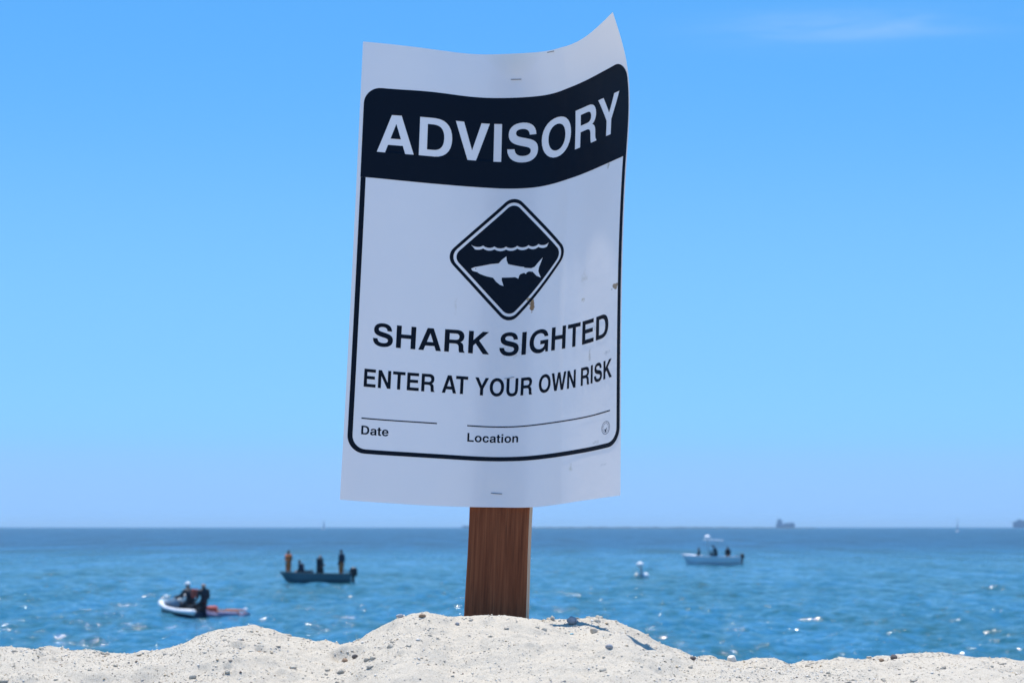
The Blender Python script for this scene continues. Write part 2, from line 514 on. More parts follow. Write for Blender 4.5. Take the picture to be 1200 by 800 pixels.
# ------------------------------------------------------------------ the sign
# the curled sheet: 5 rows down x 15 points across, metres from the eye point
TAB = [[(-0.1516, 1.9905, 0.4914), (-0.1293, 1.9938, 0.49), (-0.1068, 1.9958, 0.488), (-0.0845, 1.9986, 0.4858), (-0.0622, 2.0024, 0.4836), (-0.0399, 2.0057, 0.4821), (-0.0173, 2.006, 0.482), (0.0047, 2.001, 0.4818), (0.0244, 1.99, 0.4807), (0.0411, 1.9748, 0.4796), (0.0551, 1.9571, 0.4792), (0.0673, 1.938, 0.4803), (0.078, 1.9183, 0.4833), (0.0877, 1.8983, 0.4877), (0.0969, 1.8782, 0.4926)], [(-0.1528, 1.9819, 0.444), (-0.1306, 1.9866, 0.4425), (-0.108, 1.9889, 0.4414), (-0.0853, 1.9915, 0.4402), (-0.0629, 1.9949, 0.4382), (-0.0405, 1.9984, 0.4362), (-0.0177, 2.0, 0.4353), (0.0048, 1.9973, 0.4353), (0.026, 1.9889, 0.4353), (0.0445, 1.9757, 0.4361), (0.0603, 1.9595, 0.4385), (0.0741, 1.9416, 0.4412), (0.0866, 1.9227, 0.4437), (0.0983, 1.9033, 0.4461), (0.1097, 1.8837, 0.4487)], [(-0.1552, 1.9657, 0.3483), (-0.1332, 1.972, 0.3473), (-0.1106, 1.9747, 0.3455), (-0.0878, 1.9772, 0.3437), (-0.0652, 1.9805, 0.3422), (-0.0426, 1.984, 0.341), (-0.0198, 1.9856, 0.3398), (0.0029, 1.983, 0.3389), (0.0242, 1.9747, 0.3391), (0.0428, 1.9615, 0.3408), (0.0588, 1.9453, 0.3431), (0.0728, 1.9273, 0.3456), (0.0855, 1.9084, 0.3479), (0.0975, 1.889, 0.35), (0.1096, 1.8697, 0.3524)], [(-0.1637, 1.9261, 0.0727), (-0.1424, 1.9325, 0.0708), (-0.1203, 1.9353, 0.0693), (-0.0981, 1.9374, 0.068), (-0.0759, 1.9398, 0.0667), (-0.0537, 1.9419, 0.0654), (-0.0314, 1.9423, 0.0642), (-0.0093, 1.9392, 0.0637), (0.0116, 1.9314, 0.0641), (0.0303, 1.9193, 0.0655), (0.0467, 1.9043, 0.0672), (0.0613, 1.8875, 0.0691), (0.0747, 1.8697, 0.071), (0.0874, 1.8514, 0.0733), (0.1001, 1.8332, 0.0758)], [(-0.1653, 1.9186, 0.0261), (-0.1439, 1.925, 0.0245), (-0.1218, 1.9278, 0.023), (-0.0996, 1.9299, 0.0216), (-0.0774, 1.9323, 0.0204), (-0.0551, 1.9344, 0.0196), (-0.0328, 1.9348, 0.019), (-0.0107, 1.9317, 0.0187), (0.0103, 1.924, 0.0185), (0.029, 1.9119, 0.0195), (0.0455, 1.8969, 0.0215), (0.0601, 1.8801, 0.0237), (0.0735, 1.8623, 0.0255), (0.0863, 1.844, 0.0271), (0.0991, 1.8257, 0.0287)]]
# outlines printed on it, in sheet coordinates
SHARK = [(0.3724, 0.475), (0.3835, 0.4713), (0.4067, 0.4674), (0.4332, 0.4624), (0.4585, 0.4595), (0.4661, 0.4527), (0.4739, 0.4478), (0.4818, 0.4434), (0.4831, 0.4522), (0.4884, 0.4606), (0.501, 0.4624), (0.5294, 0.4664), (0.5403, 0.4674), (0.5441, 0.4695), (0.5667, 0.472), (0.5796, 0.4698), (0.5907, 0.462), (0.6085, 0.4522), (0.6027, 0.4614), (0.5956, 0.4728), (0.5939, 0.481), (0.5993, 0.4886), (0.6048, 0.4961), (0.5875, 0.4902), (0.5726, 0.48), (0.5596, 0.4785), (0.5523, 0.4803), (0.5489, 0.4838), (0.5435, 0.4807), (0.5307, 0.4828), (0.5266, 0.4864), (0.5243, 0.4929), (0.5134, 0.4893), (0.4892, 0.4901), (0.4701, 0.4905), (0.4705, 0.4965), (0.4775, 0.509), (0.4651, 0.5065), (0.4525, 0.5), (0.4426, 0.492), (0.4216, 0.4897), (0.4026, 0.4859), (0.3951, 0.4834), (0.3862, 0.4815), (0.3767, 0.4795)]
WAVE = [(0.3689, 0.4226), (0.3754, 0.4253), (0.3819, 0.4265), (0.3883, 0.4269), (0.3946, 0.4266), (0.4009, 0.4254), (0.4071, 0.4228), (0.4132, 0.4255), (0.4192, 0.4267), (0.4251, 0.4271), (0.431, 0.4268), (0.4368, 0.4257), (0.4426, 0.4231), (0.4488, 0.4256), (0.4549, 0.4266), (0.461, 0.4268), (0.4671, 0.4263), (0.4731, 0.4251), (0.479, 0.4224), (0.4852, 0.4246), (0.4913, 0.4254), (0.4974, 0.4255), (0.5035, 0.4248), (0.5095, 0.4234), (0.5155, 0.4206), (0.5219, 0.4231), (0.5283, 0.4242), (0.5347, 0.4245), (0.541, 0.4242), (0.5474, 0.423), (0.5537, 0.4205), (0.5598, 0.4231), (0.5658, 0.4243), (0.5718, 0.4247), (0.5778, 0.4244), (0.5838, 0.4233), (0.5898, 0.4208), (0.5964, 0.4235), (0.603, 0.4249), (0.6096, 0.4255), (0.6162, 0.4253), (0.6228, 0.4243), (0.6294, 0.4219), (0.6233, 0.4303), (0.6167, 0.4314), (0.6101, 0.4316), (0.6035, 0.431), (0.5969, 0.4296), (0.5903, 0.4274), (0.5843, 0.4293), (0.5783, 0.4305), (0.5722, 0.4308), (0.5662, 0.4304), (0.5602, 0.4291), (0.5542, 0.4271), (0.5479, 0.4291), (0.5415, 0.4302), (0.5351, 0.4306), (0.5287, 0.4302), (0.5224, 0.4291), (0.516, 0.4271), (0.5099, 0.4294), (0.5039, 0.4309), (0.4978, 0.4315), (0.4917, 0.4315), (0.4856, 0.4306), (0.4794, 0.4289), (0.4735, 0.4311), (0.4675, 0.4324), (0.4614, 0.4329), (0.4553, 0.4326), (0.4492, 0.4316), (0.443, 0.4296), (0.4372, 0.4317), (0.4314, 0.4329), (0.4255, 0.4332), (0.4196, 0.4328), (0.4136, 0.4315), (0.4075, 0.4293), (0.4013, 0.4314), (0.395, 0.4326), (0.3887, 0.433), (0.3823, 0.4326)]
SHEET_V = (0.0, .095, .295, .8955, 1.0)
TABLE = np.array(TAB) + np.array((0, 0, EYE))
_uk = np.linspace(0, 1, TABLE.shape[1])

def sheet(u, v):
    """point on the curled sheet; u across from the left, v down from the top"""
    Bu = nat(_uk, np.eye(len(_uk)), u)
    Bv = nat(SHEET_V, np.eye(5), v)
    return np.einsum('ni,nj,ijk->nk', Bv, Bu, TABLE)

def sheet_off(u, v, off):
    p = sheet(u, v)
    e = 2e-3
    n = np.cross(sheet(u + e, v) - sheet(u - e, v), sheet(u, v + e) - sheet(u, v - e))
    n /= np.linalg.norm(n, axis=1)[:, None]
    n *= np.where(n[:, 1:2] > 0, -1, 1)
    return p + n * off

STAKE_C = Vector((-.0122, 1.9345, EYE + .019))          # front face centre at the sheet's lower edge
AX = Vector((.042, .165, 1)).normalized()
base_z = float(sand_height(STAKE_C.x, STAKE_C.y, False))
sign = thing('warning_sign', (STAKE_C.x - .006, STAKE_C.y - .016, base_z),
             'white advisory notice with black shark emblem stapled to a brown wooden stake', 'sign')
ORG = np.array(sign.location)

# wooden stake
m_wood = mat('redwood', (.2, .07, .03), .7, .12)
_wc = coords(m_wood, 'Object', (1, 1, .045))
_w1 = noise(m_wood, 190, 6, .65, _wc, .25)
_w2 = noise(m_wood, 700, 3, .6, coords(m_wood, 'Object', (1, 1, .02)))
_w3 = noise(m_wood, 26, 3, .6, coords(m_wood, 'Object', (1, 1, .3)))
_wcol = ramp(m_wood, _w1, [(.28, (.11, .026, .010)), (.50, (.24, .068, .027)), (.72, (.36, .118, .048))])
_wcol = mixc(m_wood, mth(m_wood, 'MULTIPLY', mth(m_wood, 'SUBTRACT', _w2, .5, clamp=True), 3.0, clamp=True), _wcol, (.05, .017, .009))
_wcol = mixc(m_wood, mth(m_wood, 'MULTIPLY', _w3, .5), _wcol, (.13, .045, .02))
L(m_wood, _wcol, P(m_wood).inputs['Base Color'])
bump(m_wood, mth(m_wood, 'ADD', _w1, _w2), .5, .0007)
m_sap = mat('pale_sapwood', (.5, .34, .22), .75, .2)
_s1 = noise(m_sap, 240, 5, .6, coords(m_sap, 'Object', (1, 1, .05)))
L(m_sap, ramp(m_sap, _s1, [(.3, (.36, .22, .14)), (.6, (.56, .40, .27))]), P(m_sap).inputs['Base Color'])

SW, ST, SLEN, SDOWN = .0595, .0195, .4655, .30
rotz = Matrix.Rotation(R(-10), 3, 'Z')
zq = Vector((0, 0, 1)).rotation_difference(AX).to_matrix()
SM = zq @ rotz
stk = MB()
_prev = []
for k in range(25):
    h = -SDOWN + (SLEN + SDOWN) * k / 24
    w = SW / 2 + .0004 * math.sin(k * 1.3)
    d = .0012
    ring = [(-w + d, 0), (w - d, 0), (w, d), (w, ST - d), (w - d, ST), (-w + d, ST), (-w, ST - d), (-w, d)]
    if k == 0:
        ring = [(x * .2, ST / 2 + (y - ST / 2) * .3) for x, y in ring]
    elif k < 6:
        f = .2 + .8 * k / 6
        ring = [(x * f, y) for x, y in ring]
    _prev.append([Vector(STAKE_C) + SM @ Vector((x, y, h)) - Vector(ORG) for x, y in ring])
stk.loft(_prev)
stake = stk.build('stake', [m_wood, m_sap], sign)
# local frame for the grain: mesh stored along its own axis
inv = (Matrix.Translation(Vector(STAKE_C) - Vector(ORG)) @ SM.to_4x4())
stake.data.transform(inv.inverted())
stake.matrix_local = inv
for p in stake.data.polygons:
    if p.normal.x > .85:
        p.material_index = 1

STAPLES = ((.4984, .0557), (.4849, .9689), (.5112, .7108))

def wob_at(u, v):
    """waviness, two faint creases and the puckers round the staples of a sheet that has hung outdoors"""
    w = .0006 * vnoise(u * 6 + 3, v * 5, 31) + .0003 * vnoise(u * 15, v * 11, 32)
    c1 = u - (.705 + .03 * (v - .5))
    w = w + .0380 * (np.sqrt(c1 ** 2 + .0025 ** 2) - .0025) * np.exp(-(c1 / .12) ** 2)
    c2 = (u - .86) + .35 * (v - .12)
    w = w - .005 * np.exp(-(c2 / .012) ** 2) * np.exp(-((v - .14) / .09) ** 2) * .06
    for su, sv in STAPLES:
        q = ((u - su) * .318) ** 2 + ((v - sv) * .469) ** 2
        w = w + .0010 * np.exp(-q / .010 ** 2)
    return w

# the sheet
m_paper = mat('notice_card', (.80, .80, .80), .38, .35)
_uv = N(m_paper, 'ShaderNodeUVMap')
_uv.uv_map = 'UVMap'
_sep = N(m_paper, 'ShaderNodeSeparateXYZ')
L(m_paper, _uv.outputs[0], _sep.inputs[0])
_su, _sv = _sep.outputs[0], _sep.outputs[1]
_pm = N(m_paper, 'ShaderNodeMapping')
_pm.inputs['Scale'].default_value = (.318, .469, 1)
L(m_paper, _uv.outputs[0], _pm.inputs[0])
_pn = noise(m_paper, 220, 5, .7, _pm.outputs[0], .4)
_pn2 = noise(m_paper, 60, 4, .6, _pm.outputs[0])
pc = mixc(m_paper, mth(m_paper, 'MULTIPLY', _pn2, .10), (.90, .85, .83), (.80, .76, .73))

def spot(u, v, ru, rv, colr, amt, lo=.45, prev=None):
    """a rusty or dirty mark at (u, v) on the sheet"""
    a = mth(m_paper, 'DIVIDE', mth(m_paper, 'SUBTRACT', _su, u), ru)
    b = mth(m_paper, 'DIVIDE', mth(m_paper, 'SUBTRACT', _sv, v), rv)
    r2 = mth(m_paper, 'ADD', mth(m_paper, 'MULTIPLY', a, a), mth(m_paper, 'MULTIPLY', b, b))
    g = mth(m_paper, 'POWER', 2.718, mth(m_paper, 'MULTIPLY', r2, -1.0))
    k = mth(m_paper, 'MULTIPLY', mth(m_paper, 'SUBTRACT', mth(m_paper, 'ADD', mth(m_paper, 'MULTIPLY', g, .6), _pn), lo + .5, clamp=True), amt * 5, clamp=True)
    k = mth(m_paper, 'MULTIPLY', k, mth(m_paper, 'MULTIPLY', g, amt), clamp=True)
    return mixc(m_paper, k, prev, colr)

for s in [(.576, .556, .016, .026, (.30, .15, .05), 3.0), (.566, .540, .02, .012, (.45, .30, .12), 2.0), (.968, .562, .032, .012, (.30, .19, .09), 2.6),
          (.80, .565, .02, .010, (.50, .40, .24), .9), (.80, .52, .03, .03, (.55, .48, .36), .7), (.90, .30, .02, .012, (.5, .42, .3), .9),
          (.33, .56, .010, .035, (.60, .54, .42), .6), (.93, .695, .03, .010, (.50, .48, .46), .7), (.84, .69, .012, .03, (.4, .36, .30), .8), (.86, .63, .012, .02, (.45, .42, .36), .8), (.76, .925, .02, .02, (.6, .55, .42), .8), (.92, .93, .04, .006, (.5, .48, .46), .6), (.88, .88, .03, .01, (.5, .48, .45), .8),
          (.52, .65, .10, .03, (.55, .50, .44), .6), (.70, .22, .02, .012, (.62, .55, .42), .8)]:
    pc = spot(*s, prev=pc)
# tan patch, fading downwards, where the card meets the stake's end
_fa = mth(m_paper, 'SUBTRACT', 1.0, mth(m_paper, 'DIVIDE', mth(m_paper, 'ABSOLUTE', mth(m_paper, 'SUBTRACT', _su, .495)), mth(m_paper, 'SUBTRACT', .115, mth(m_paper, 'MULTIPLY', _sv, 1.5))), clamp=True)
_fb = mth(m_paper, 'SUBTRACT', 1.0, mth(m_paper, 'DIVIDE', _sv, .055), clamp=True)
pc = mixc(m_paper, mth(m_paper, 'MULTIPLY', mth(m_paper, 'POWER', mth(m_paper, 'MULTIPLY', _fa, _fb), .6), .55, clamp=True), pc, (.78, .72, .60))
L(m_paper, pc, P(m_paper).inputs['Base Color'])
bump(m_paper, _pn2, .12, .002)
_tr = N(m_paper, 'ShaderNodeBsdfTranslucent')
_tr.inputs[0].default_value = (.62, .60, .58, 1)
_mx = N(m_paper, 'ShaderNodeMixShader')
_mx.inputs[0].default_value = .15
L(m_paper, P(m_paper).outputs[0], _mx.inputs[1])
L(m_paper, _tr.outputs[0], _mx.inputs[2])
L(m_paper, _mx.outputs[0], m_paper.node_tree.nodes['Material Output'].inputs[0])

nu, nv = 121, 121
U, V_ = np.meshgrid(np.linspace(0, 1, nu), np.linspace(0, 1, nv))
PT = sheet(U.ravel(), V_.ravel()) - ORG
PT = PT.reshape(nv, nu, 3)
# gentle waviness of a sheet that has hung outdoors
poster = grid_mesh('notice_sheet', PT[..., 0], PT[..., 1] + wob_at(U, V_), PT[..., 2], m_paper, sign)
uvl = poster.data.uv_layers.new(name='UVMap')
li = np.empty(len(poster.data.loops), np.int32)
poster.data.loops.foreach_get('vertex_index', li)
uvl.data.foreach_set('uv', np.stack([U.ravel()[li], V_.ravel()[li]], 1).astype(np.float32).ravel())

m_ink = mat('black_ink', (.004, .006, .012), .5, .16)
_in = noise(m_ink, 300, 4, .7, coords(m_ink))
L(m_ink, mixc(m_ink, mth(m_ink, 'MULTIPLY', mth(m_ink, 'SUBTRACT', _in, .62, clamp=True), 1.0, clamp=True), (.004, .006, .012), (.04, .045, .06)), P(m_ink).inputs['Base Color'])
m_ink_worn = mat('worn_ink', (.035, .042, .058), .45, .4)
m_grey_ink = mat('faded_ink', (.20, .21, .24), .5, .3)
m_staple = mat('staple_wire', (.25, .26, .28), .45, .5, .8)

def print_on(name, shapes, m, parent, off=.00022, label=None):
    """flat print: each shape is a list of contours (outer first, then holes) in sheet coordinates"""
    bm = bmesh.new()
    for sh in shapes:
        cs = [[Vector((u * .318, v * .469, 0)) for u, v in c] for c in sh]
        flat = [p for c in cs for p in c]
        tris = geometry.tessellate_polygon(cs)
        vs = [bm.verts.new(p) for p in flat]
        for t in tris:
            try:
                bm.faces.new([vs[i] for i in t])
            except ValueError:
                pass
    xs = [v.co.x for v in bm.verts]
    ys = [v.co.y for v in bm.verts]
    for k in range(int(min(xs) / .004) + 1, int(max(xs) / .004) + 1):
        bmesh.ops.bisect_plane(bm, geom=bm.verts[:] + bm.edges[:] + bm.faces[:], plane_co=(k * .004, 0, 0), plane_no=(1, 0, 0), dist=1e-7)
    for k in range(int(min(ys) / .012) + 1, int(max(ys) / .012) + 1):
        bmesh.ops.bisect_plane(bm, geom=bm.verts[:] + bm.edges[:] + bm.faces[:], plane_co=(0, k * .012, 0), plane_no=(0, 1, 0), dist=1e-7)
    q = np.array([v.co for v in bm.verts])
    u, v = q[:, 0] / .318, q[:, 1] / .469
    p = sheet_off(u, v, off) - ORG
    p[:, 1] += wob_at(u, v)
    for vert, c in zip(bm.verts, p):
        vert.co = c
    for f in bm.faces:
        f.normal_update()
        if f.normal.y > 0:
            f.normal_flip()
        f.smooth = True
    me = bpy.data.meshes.new(name)
    bm.to_mesh(me)
    bm.free()
    o = link(name, me, m, parent)
    if label:
        o['label'] = label
    return o

def rrect(u0, v0, u1, v1, r, n=9):
    ru, rv = r / .318, r / .469
    out = []
    for cu, cv, a in ((u1 - ru, v0 + rv, -90), (u1 - ru, v1 - rv, 0), (u0 + ru, v1 - rv, 90), (u0 + ru, v0 + rv, 180)):
        for k in range(n + 1):
            t = R(a + 90 * k / n)
            out.append((cu + ru * math.cos(t), cv + rv * math.sin(t)))
    return out

def diamond(cu, cv, h, r, n=8):
    """square on its corner, half diagonal h (metres), corners rounded by r"""
    pts = []
    d = h - r * math.sqrt(2)
    for a in (-90, 0, 90, 180):
        cx, cy = d * math.cos(R(a)), d * math.sin(R(a))
        for k in range(n + 1):
            t = R(a - 45 + 90 * k / n)
            pts.append((cu + (cx + r * math.cos(t)) / .318, cv + (cy + r * math.sin(t)) / .469))
    return pts

# bold grotesque capitals drawn as outlines: 2 numbers = line to, 6 = curve to
GL = {
 'A': [[(20,0),(270,720),(452,720),(702,0),(545,0),(495,150),(222,150),(175,0)], [(264,272),(455,272),(360,556)]],
 'D': [[(70,0),(70,720),(352,720),(570,720,680,580,680,360),(680,140,570,0,352,0)], [(218,122),(330,122),(465,122,530,200,530,360),(530,520,465,598,330,598),(218,598)]],
 'V': [[(254,0),(15,720),(172,720),(334,190),(496,720),(652,720),(412,0)]],
 'I': [[(66,0),(66,720),(212,720),(212,0)]],
 'S': [[(598,500),(596,645,500,737,333,737),(165,737,60,650,60,515),(60,400,130,340,268,308),(400,276),(470,258,490,235,490,195),(490,140,435,106,345,106),(235,106,182,155,178,240),(38,240),(42,75,150,-17,342,-17),(530,-17,638,70,638,215),(638,330,575,395,430,430),(298,462),(225,480,200,500,200,540),(200,587,245,617,325,617),(412,617,458,578,464,500)]],
 'O': [[(44,360),(44,588,190,737,389,737),(588,737,734,588,734,360),(734,132,588,-17,389,-17),(190,-17,44,132,44,360)], [(190,360),(190,208,275,110,389,110),(503,110,588,208,588,360),(588,512,503,610,389,610),(275,610,190,512,190,360)]],
 'R': [[(72,0),(72,720),(430,720),(580,720,662,645,662,520),(662,425,620,365,550,335),(630,305,645,250,648,170),(650,90,655,45,690,22),(690,0),(530,0),(508,40,506,90,503,160),(500,240,470,278,385,278),(218,278),(218,0)], [(218,398),(395,398),(475,398,515,435,515,500),(515,565,475,600,395,600),(218,600)]],
 'Y': [[(262,0),(262,275),(8,720),(172,720),(336,410),(500,720),(660,720),(408,275),(408,0)]],
 'H': [[(70,0),(70,720),(216,720),(216,445),(506,445),(506,720),(652,720),(652,0),(506,0),(506,320),(216,320),(216,0)]],
 'K': [[(72,0),(72,720),(218,720),(218,430),(490,720),(675,720),(392,430),(705,0),(522,0),(290,328),(218,252),(218,0)]],
 'G': [[(722,378),(722,0),(628,0),(613,85),(560,10,480,-17,402,-17),(190,-17,44,130,44,355),(44,590,190,737,405,737),(590,737,700,635,716,490),(575,490),(555,570,495,610,405,610),(275,610,190,520,190,360),(190,205,275,110,410,110),(510,110,575,165,588,258),(425,258),(425,378)]],
 'T': [[(232,0),(232,596),(18,596),(18,720),(592,720),(592,596),(378,596),(378,0)]],
 'E': [[(72,0),(72,720),(612,720),(612,596),(218,596),(218,440),(580,440),(580,318),(218,318),(218,126),(626,126),(626,0)]],
 'N': [[(68,0),(68,720),(220,720),(512,236),(512,720),(652,720),(652,0),(500,0),(208,488),(208,0)]],
 'U': [[(68,720),(214,720),(214,270),(214,160,260,108,361,108),(462,108,508,160,508,270),(508,720),(654,720),(654,262),(654,80,545,-17,361,-17),(177,-17,68,80,68,262)]],
 'W': [[(190,0),(8,720),(162,720),(276,214),(394,720),(550,720),(668,214),(784,720),(936,720),(752,0),(596,0),(472,510),(346,0)]],
 'L': [[(72,0),(72,720),(218,720),(218,126),(578,126),(578,0)]],
 'o': [[(34,261),(34,425,145,536,306,536),(467,536,578,425,578,261),(578,97,467,-14,306,-14),(145,-14,34,97,34,261)], [(174,261),(174,160,225,98,306,98),(387,98,438,160,438,261),(438,362,387,424,306,424),(225,424,174,362,174,261)]],
 'c': [[(522,345),(508,470,425,536,295,536),(130,536,34,425,34,255),(34,95,135,-14,292,-14),(430,-14,515,65,526,195),(392,195),(382,130,350,98,292,98),(215,98,174,160,174,258),(174,362,218,424,292,424),(350,424,383,395,390,345)]],
 'e': [[(520,225),(166,225),(172,140,220,94,292,94),(340,94,375,115,388,152),(522,152),(490,45,405,-14,288,-14),(125,-14,28,95,28,262),(28,425,130,536,285,536),(440,536,530,420,520,225)], [(170,312),(380,312),(372,392,338,430,280,430),(222,430,182,392,170,312)]],
 'a': [[(60,360),(66,475,150,536,285,536),(420,536,500,480,500,385),(500,105),(500,60,510,35,530,20),(530,0),(380,0),(372,18,368,35,366,58),(320,10,265,-14,200,-14),(100,-14,34,45,34,142),(34,240,95,290,210,305),(320,318,364,325,364,370),(364,412,335,430,280,430),(222,430,198,408,192,360)], [(364,250),(340,232,310,226,270,218),(200,205,174,190,174,148),(174,112,198,92,240,92),(310,92,364,140,364,205)]],
 't': [[(308,524),(308,424),(216,424),(216,150),(216,105,230,96,272,96),(308,98),(308,-6),(285,-10,262,-12,235,-12),(125,-12,76,25,76,120),(76,424),(10,424),(10,524),(76,524),(76,665),(216,665),(216,524)]],
 'i': [[(68,0),(68,524),(208,524),(208,0)], [(68,606),(68,720),(208,720),(208,606)]],
 'n': [[(64,0),(64,524),(198,524),(198,450),(235,508,285,536,352,536),(470,536,545,460,545,335),(545,0),(405,0),(405,310),(405,380,370,418,310,418),(245,418,204,370,204,295),(204,0)]],
}
ADV = dict(A=722, D=722, V=667, I=278, S=667, O=778, R=722, Y=667, H=722, K=722, G=778, T=611, E=667, N=722, U=722, W=944, L=611, o=611, c=556, e=556, a=556, t=333, i=278, n=611)
KERN = {'AD': 0, 'AT': -74, 'AR': 0}

def outline(con, n=7):
    out = []
    for op in con:
        if len(op) == 2:
            out.append(op)
        else:
            x0, y0 = out[-1]
            x1, y1, x2, y2, x3, y3 = op
            for k in range(1, n + 1):
                t = k / n
                a, b, c, d = (1 - t) ** 3, 3 * t * (1 - t) ** 2, 3 * t * t * (1 - t), t ** 3
                out.append((a * x0 + b * x1 + c * x2 + d * x3, a * y0 + b * y1 + c * y2 + d * y3))
    if math.dist(out[0], out[-1]) < 1e-6:
        out.pop()
    return out

def word(txt, u0, u1, vtop, vbase):
    """glyph contours of a word fitted between u0 and u1; list of (char, contours)"""
    pen, gl = 0, []
    for i, ch in enumerate(txt):
        gl.append((ch, [[(x + pen, y) for x, y in outline(c)] for c in GL[ch]]))
        pen += ADV[ch] + KERN.get(txt[i:i + 2], 0)
    allx = [x for _, cs in gl for c in cs for x, y in c]
    a, b = min(allx), max(allx)
    return [(ch, [[(u0 + (x - a) / (b - a) * (u1 - u0), vbase + (vtop - vbase) * y / 720) for x, y in c] for c in cs]) for ch, cs in gl]

def shapes_of(w):
    out = []
    for ch, cs in w:
        if ch == 'i':
            out += [[c] for c in cs]
        else:
            out.append(cs)
    return out

# frame and heading band (the letters of the heading are bare card left inside the band)
heading = word('ADVISORY', .060, .9485, .1525, .2362)
print_on('border', [[rrect(.0118, .0955, .9945, .8962, .0175), rrect(.0275, .2, .9795, .8868, .0135)]] if False else
         [[rrect(.0125, .2951, .9945, .8962, .0175)[10:30] + [(.0125, .2951), (.0285, .2951)] + rrect(.0285, .28, .9795, .8866, .0135)[10:30][::-1] + [(.9795, .2951), (.9945, .2951)]]],
         m_ink, poster, label='thin black line framing the notice')
band_o = [p for p in rrect(.0115, .0955, .9945, .36, .0175) if p[1] < .25] + []
tl = rrect(.0115, .0955, .9945, .5, .0175)
band = [p for p in tl[30:40]] + [p for p in tl[0:10]] + [(.9945, .2950), (.0115, .2950)]
holes = [cs[0] for ch, cs in heading]
islands = [[c] for ch, cs in heading for c in cs[1:]]
print_on('header_band', [[band] + holes] + islands, m_ink, poster, label='black band with the word ADVISORY left white')

emblem_c = (.4995, .4508)
hd = .0676
inner = diamond(*emblem_c, hd - .0084, .0088)
em = print_on('shark_emblem', [[diamond(*emblem_c, hd, .0125), diamond(*emblem_c, hd - .0045, .0108)], [inner, SHARK, WAVE],
                               [[(.3871 + .0016 * math.cos(t), .4746 + .0011 * math.sin(t)) for t in np.linspace(0, 5.6, 8)]],
                               [[(.378, .4800), (.395, .4822), (.394, .4832), (.378, .4806)]]],
              m_ink, poster, label='black diamond with a white shark under a white wave line')
for name, ws in (('warning_text', [('SHARK', .077, .442, .6112, .6602), ('SIGHTED', .474, .934, .6112, .6612)]),
                 ('caution_text', [('ENTER', .0555, .277, .7120, .7510), ('AT', .300, .381, .7120, .7510), ('YOUR', .403, .5916, .7120, .7510), ('OWN', .6155, .7735, .7115, .7505), ('RISK', .7985, .955, .7110, .7500)]),
                 ('form_text', [('Date', .0555, .1406, .8355, .8545), ('Location', .387, .549, .8355, .8545)])):
    for w in ws:
        print_on(name, shapes_of(word(*w)), m_ink, poster, label='black lettering reading ' + w[0])
for u0, u1 in ((.054, .290), (.3848, .947)):
    print_on('form_line', [[[(u0, .8182), (u1, .8182), (u1, .8208), (u0, .8208)]]], m_ink, poster)
# small round seal in the lower corner
def circ(u, v, r, n=20):
    return [(u + r / .318 * math.cos(2 * math.pi * k / n), v + r / .469 * math.sin(2 * math.pi * k / n)) for k in range(n)]
seal = [[circ(.9265, .8535, .0066), circ(.9265, .8535, .0060)], [circ(.9265, .8535, .0046), circ(.9265, .8535, .0042)]]
for k in range(9):
    a = 2 * math.pi * k / 9
    seal.append([circ(.9265 + .0053 / .318 * math.cos(a), .8535 + .0053 / .469 * math.sin(a), .0004, 6)])
print_on('seal', seal, m_grey_ink, poster, label='small round grey seal in the lower right corner')
print_on('seal_mark', [[[(.9165, .8545), (.9235, .8575), (.9345, .8530), (.9290, .8590), (.9275, .8625), (.9235, .8625), (.9220, .8590)]]], m_ink_worn, poster)

def staple(u, v, ang, ln=.011, r=.00042):
    uu, vv = np.array([u - ln / 2 / .318, u, u + ln / 2 / .318]), np.array([v - ang, v, v + ang])
    c = sheet_off(uu, vv, .0005) - ORG
    c[:, 1] += wob_at(uu, vv)
    mb = MB().tube([c[0] + np.array((0, .0018, 0)), c[0], c[1], c[2], c[2] + np.array((0, .0018, 0))], r, 6)
    return mb.build('staple', m_staple, poster)
staple(.4984, .0557, .0003)
staple(.4849, .9689, .0006)
staple(.5112, .7108, -.0016, .010, .0003)
staple(.6350, .0035, .0, .009, .00045)

# ------------------------------------------------------------------ the sea
m_sea = mat('sea_water', (.012, .12, .21), .09, .5)
P(m_sea).inputs['IOR'].default_value = 1.333
_wo = coords(m_sea, 'Object', (.55, 1, 1))
_b1 = noise(m_sea, 2.2, 3, .55, _wo)
_b2 = noise(m_sea, .45, 4, .6, _wo)
_b3 = noise(m_sea, 7.0, 2, .5, _wo)
_big = noise(m_sea, .02, 4, .6, coords(m_sea, 'Object', (.35, 1, 1)))
# cat's paws: patches of ruffled and of slick water lying along the view of the waves
_pw = noise(m_sea, 1.0, 6, .70, coords(m_sea, 'Object', (1.6, .36, 1)), .4)
_pw2 = noise(m_sea, 1.0, 3, .6, coords(m_sea, 'Object', (.16, .05, 1)), .4)
_pk = mth(m_sea, 'ADD', mth(m_sea, 'MULTIPLY', mth(m_sea, 'SUBTRACT', _pw, .5), 2.8), mth(m_sea, 'MULTIPLY', mth(m_sea, 'SUBTRACT', _pw2, .5), 1.2))
_pw3 = noise(m_sea, 1.0, 4, .65, coords(m_sea, 'Object', (.11, .013, 1)), .3)
_pk = mth(m_sea, 'ADD', _pk, mth(m_sea, 'MULTIPLY', mth(m_sea, 'SUBTRACT', _pw3, .5), 1.5))
_tint = mth(m_sea, 'ADD', _big, mth(m_sea, 'MULTIPLY', _pk, .60))
_shore = ramp(m_sea, _tint, [(.20, (.022, .086, .088)), (.44, (.024, .110, .150)), (.60, (.025, .124, .196)), (.84, (.030, .148, .262))])
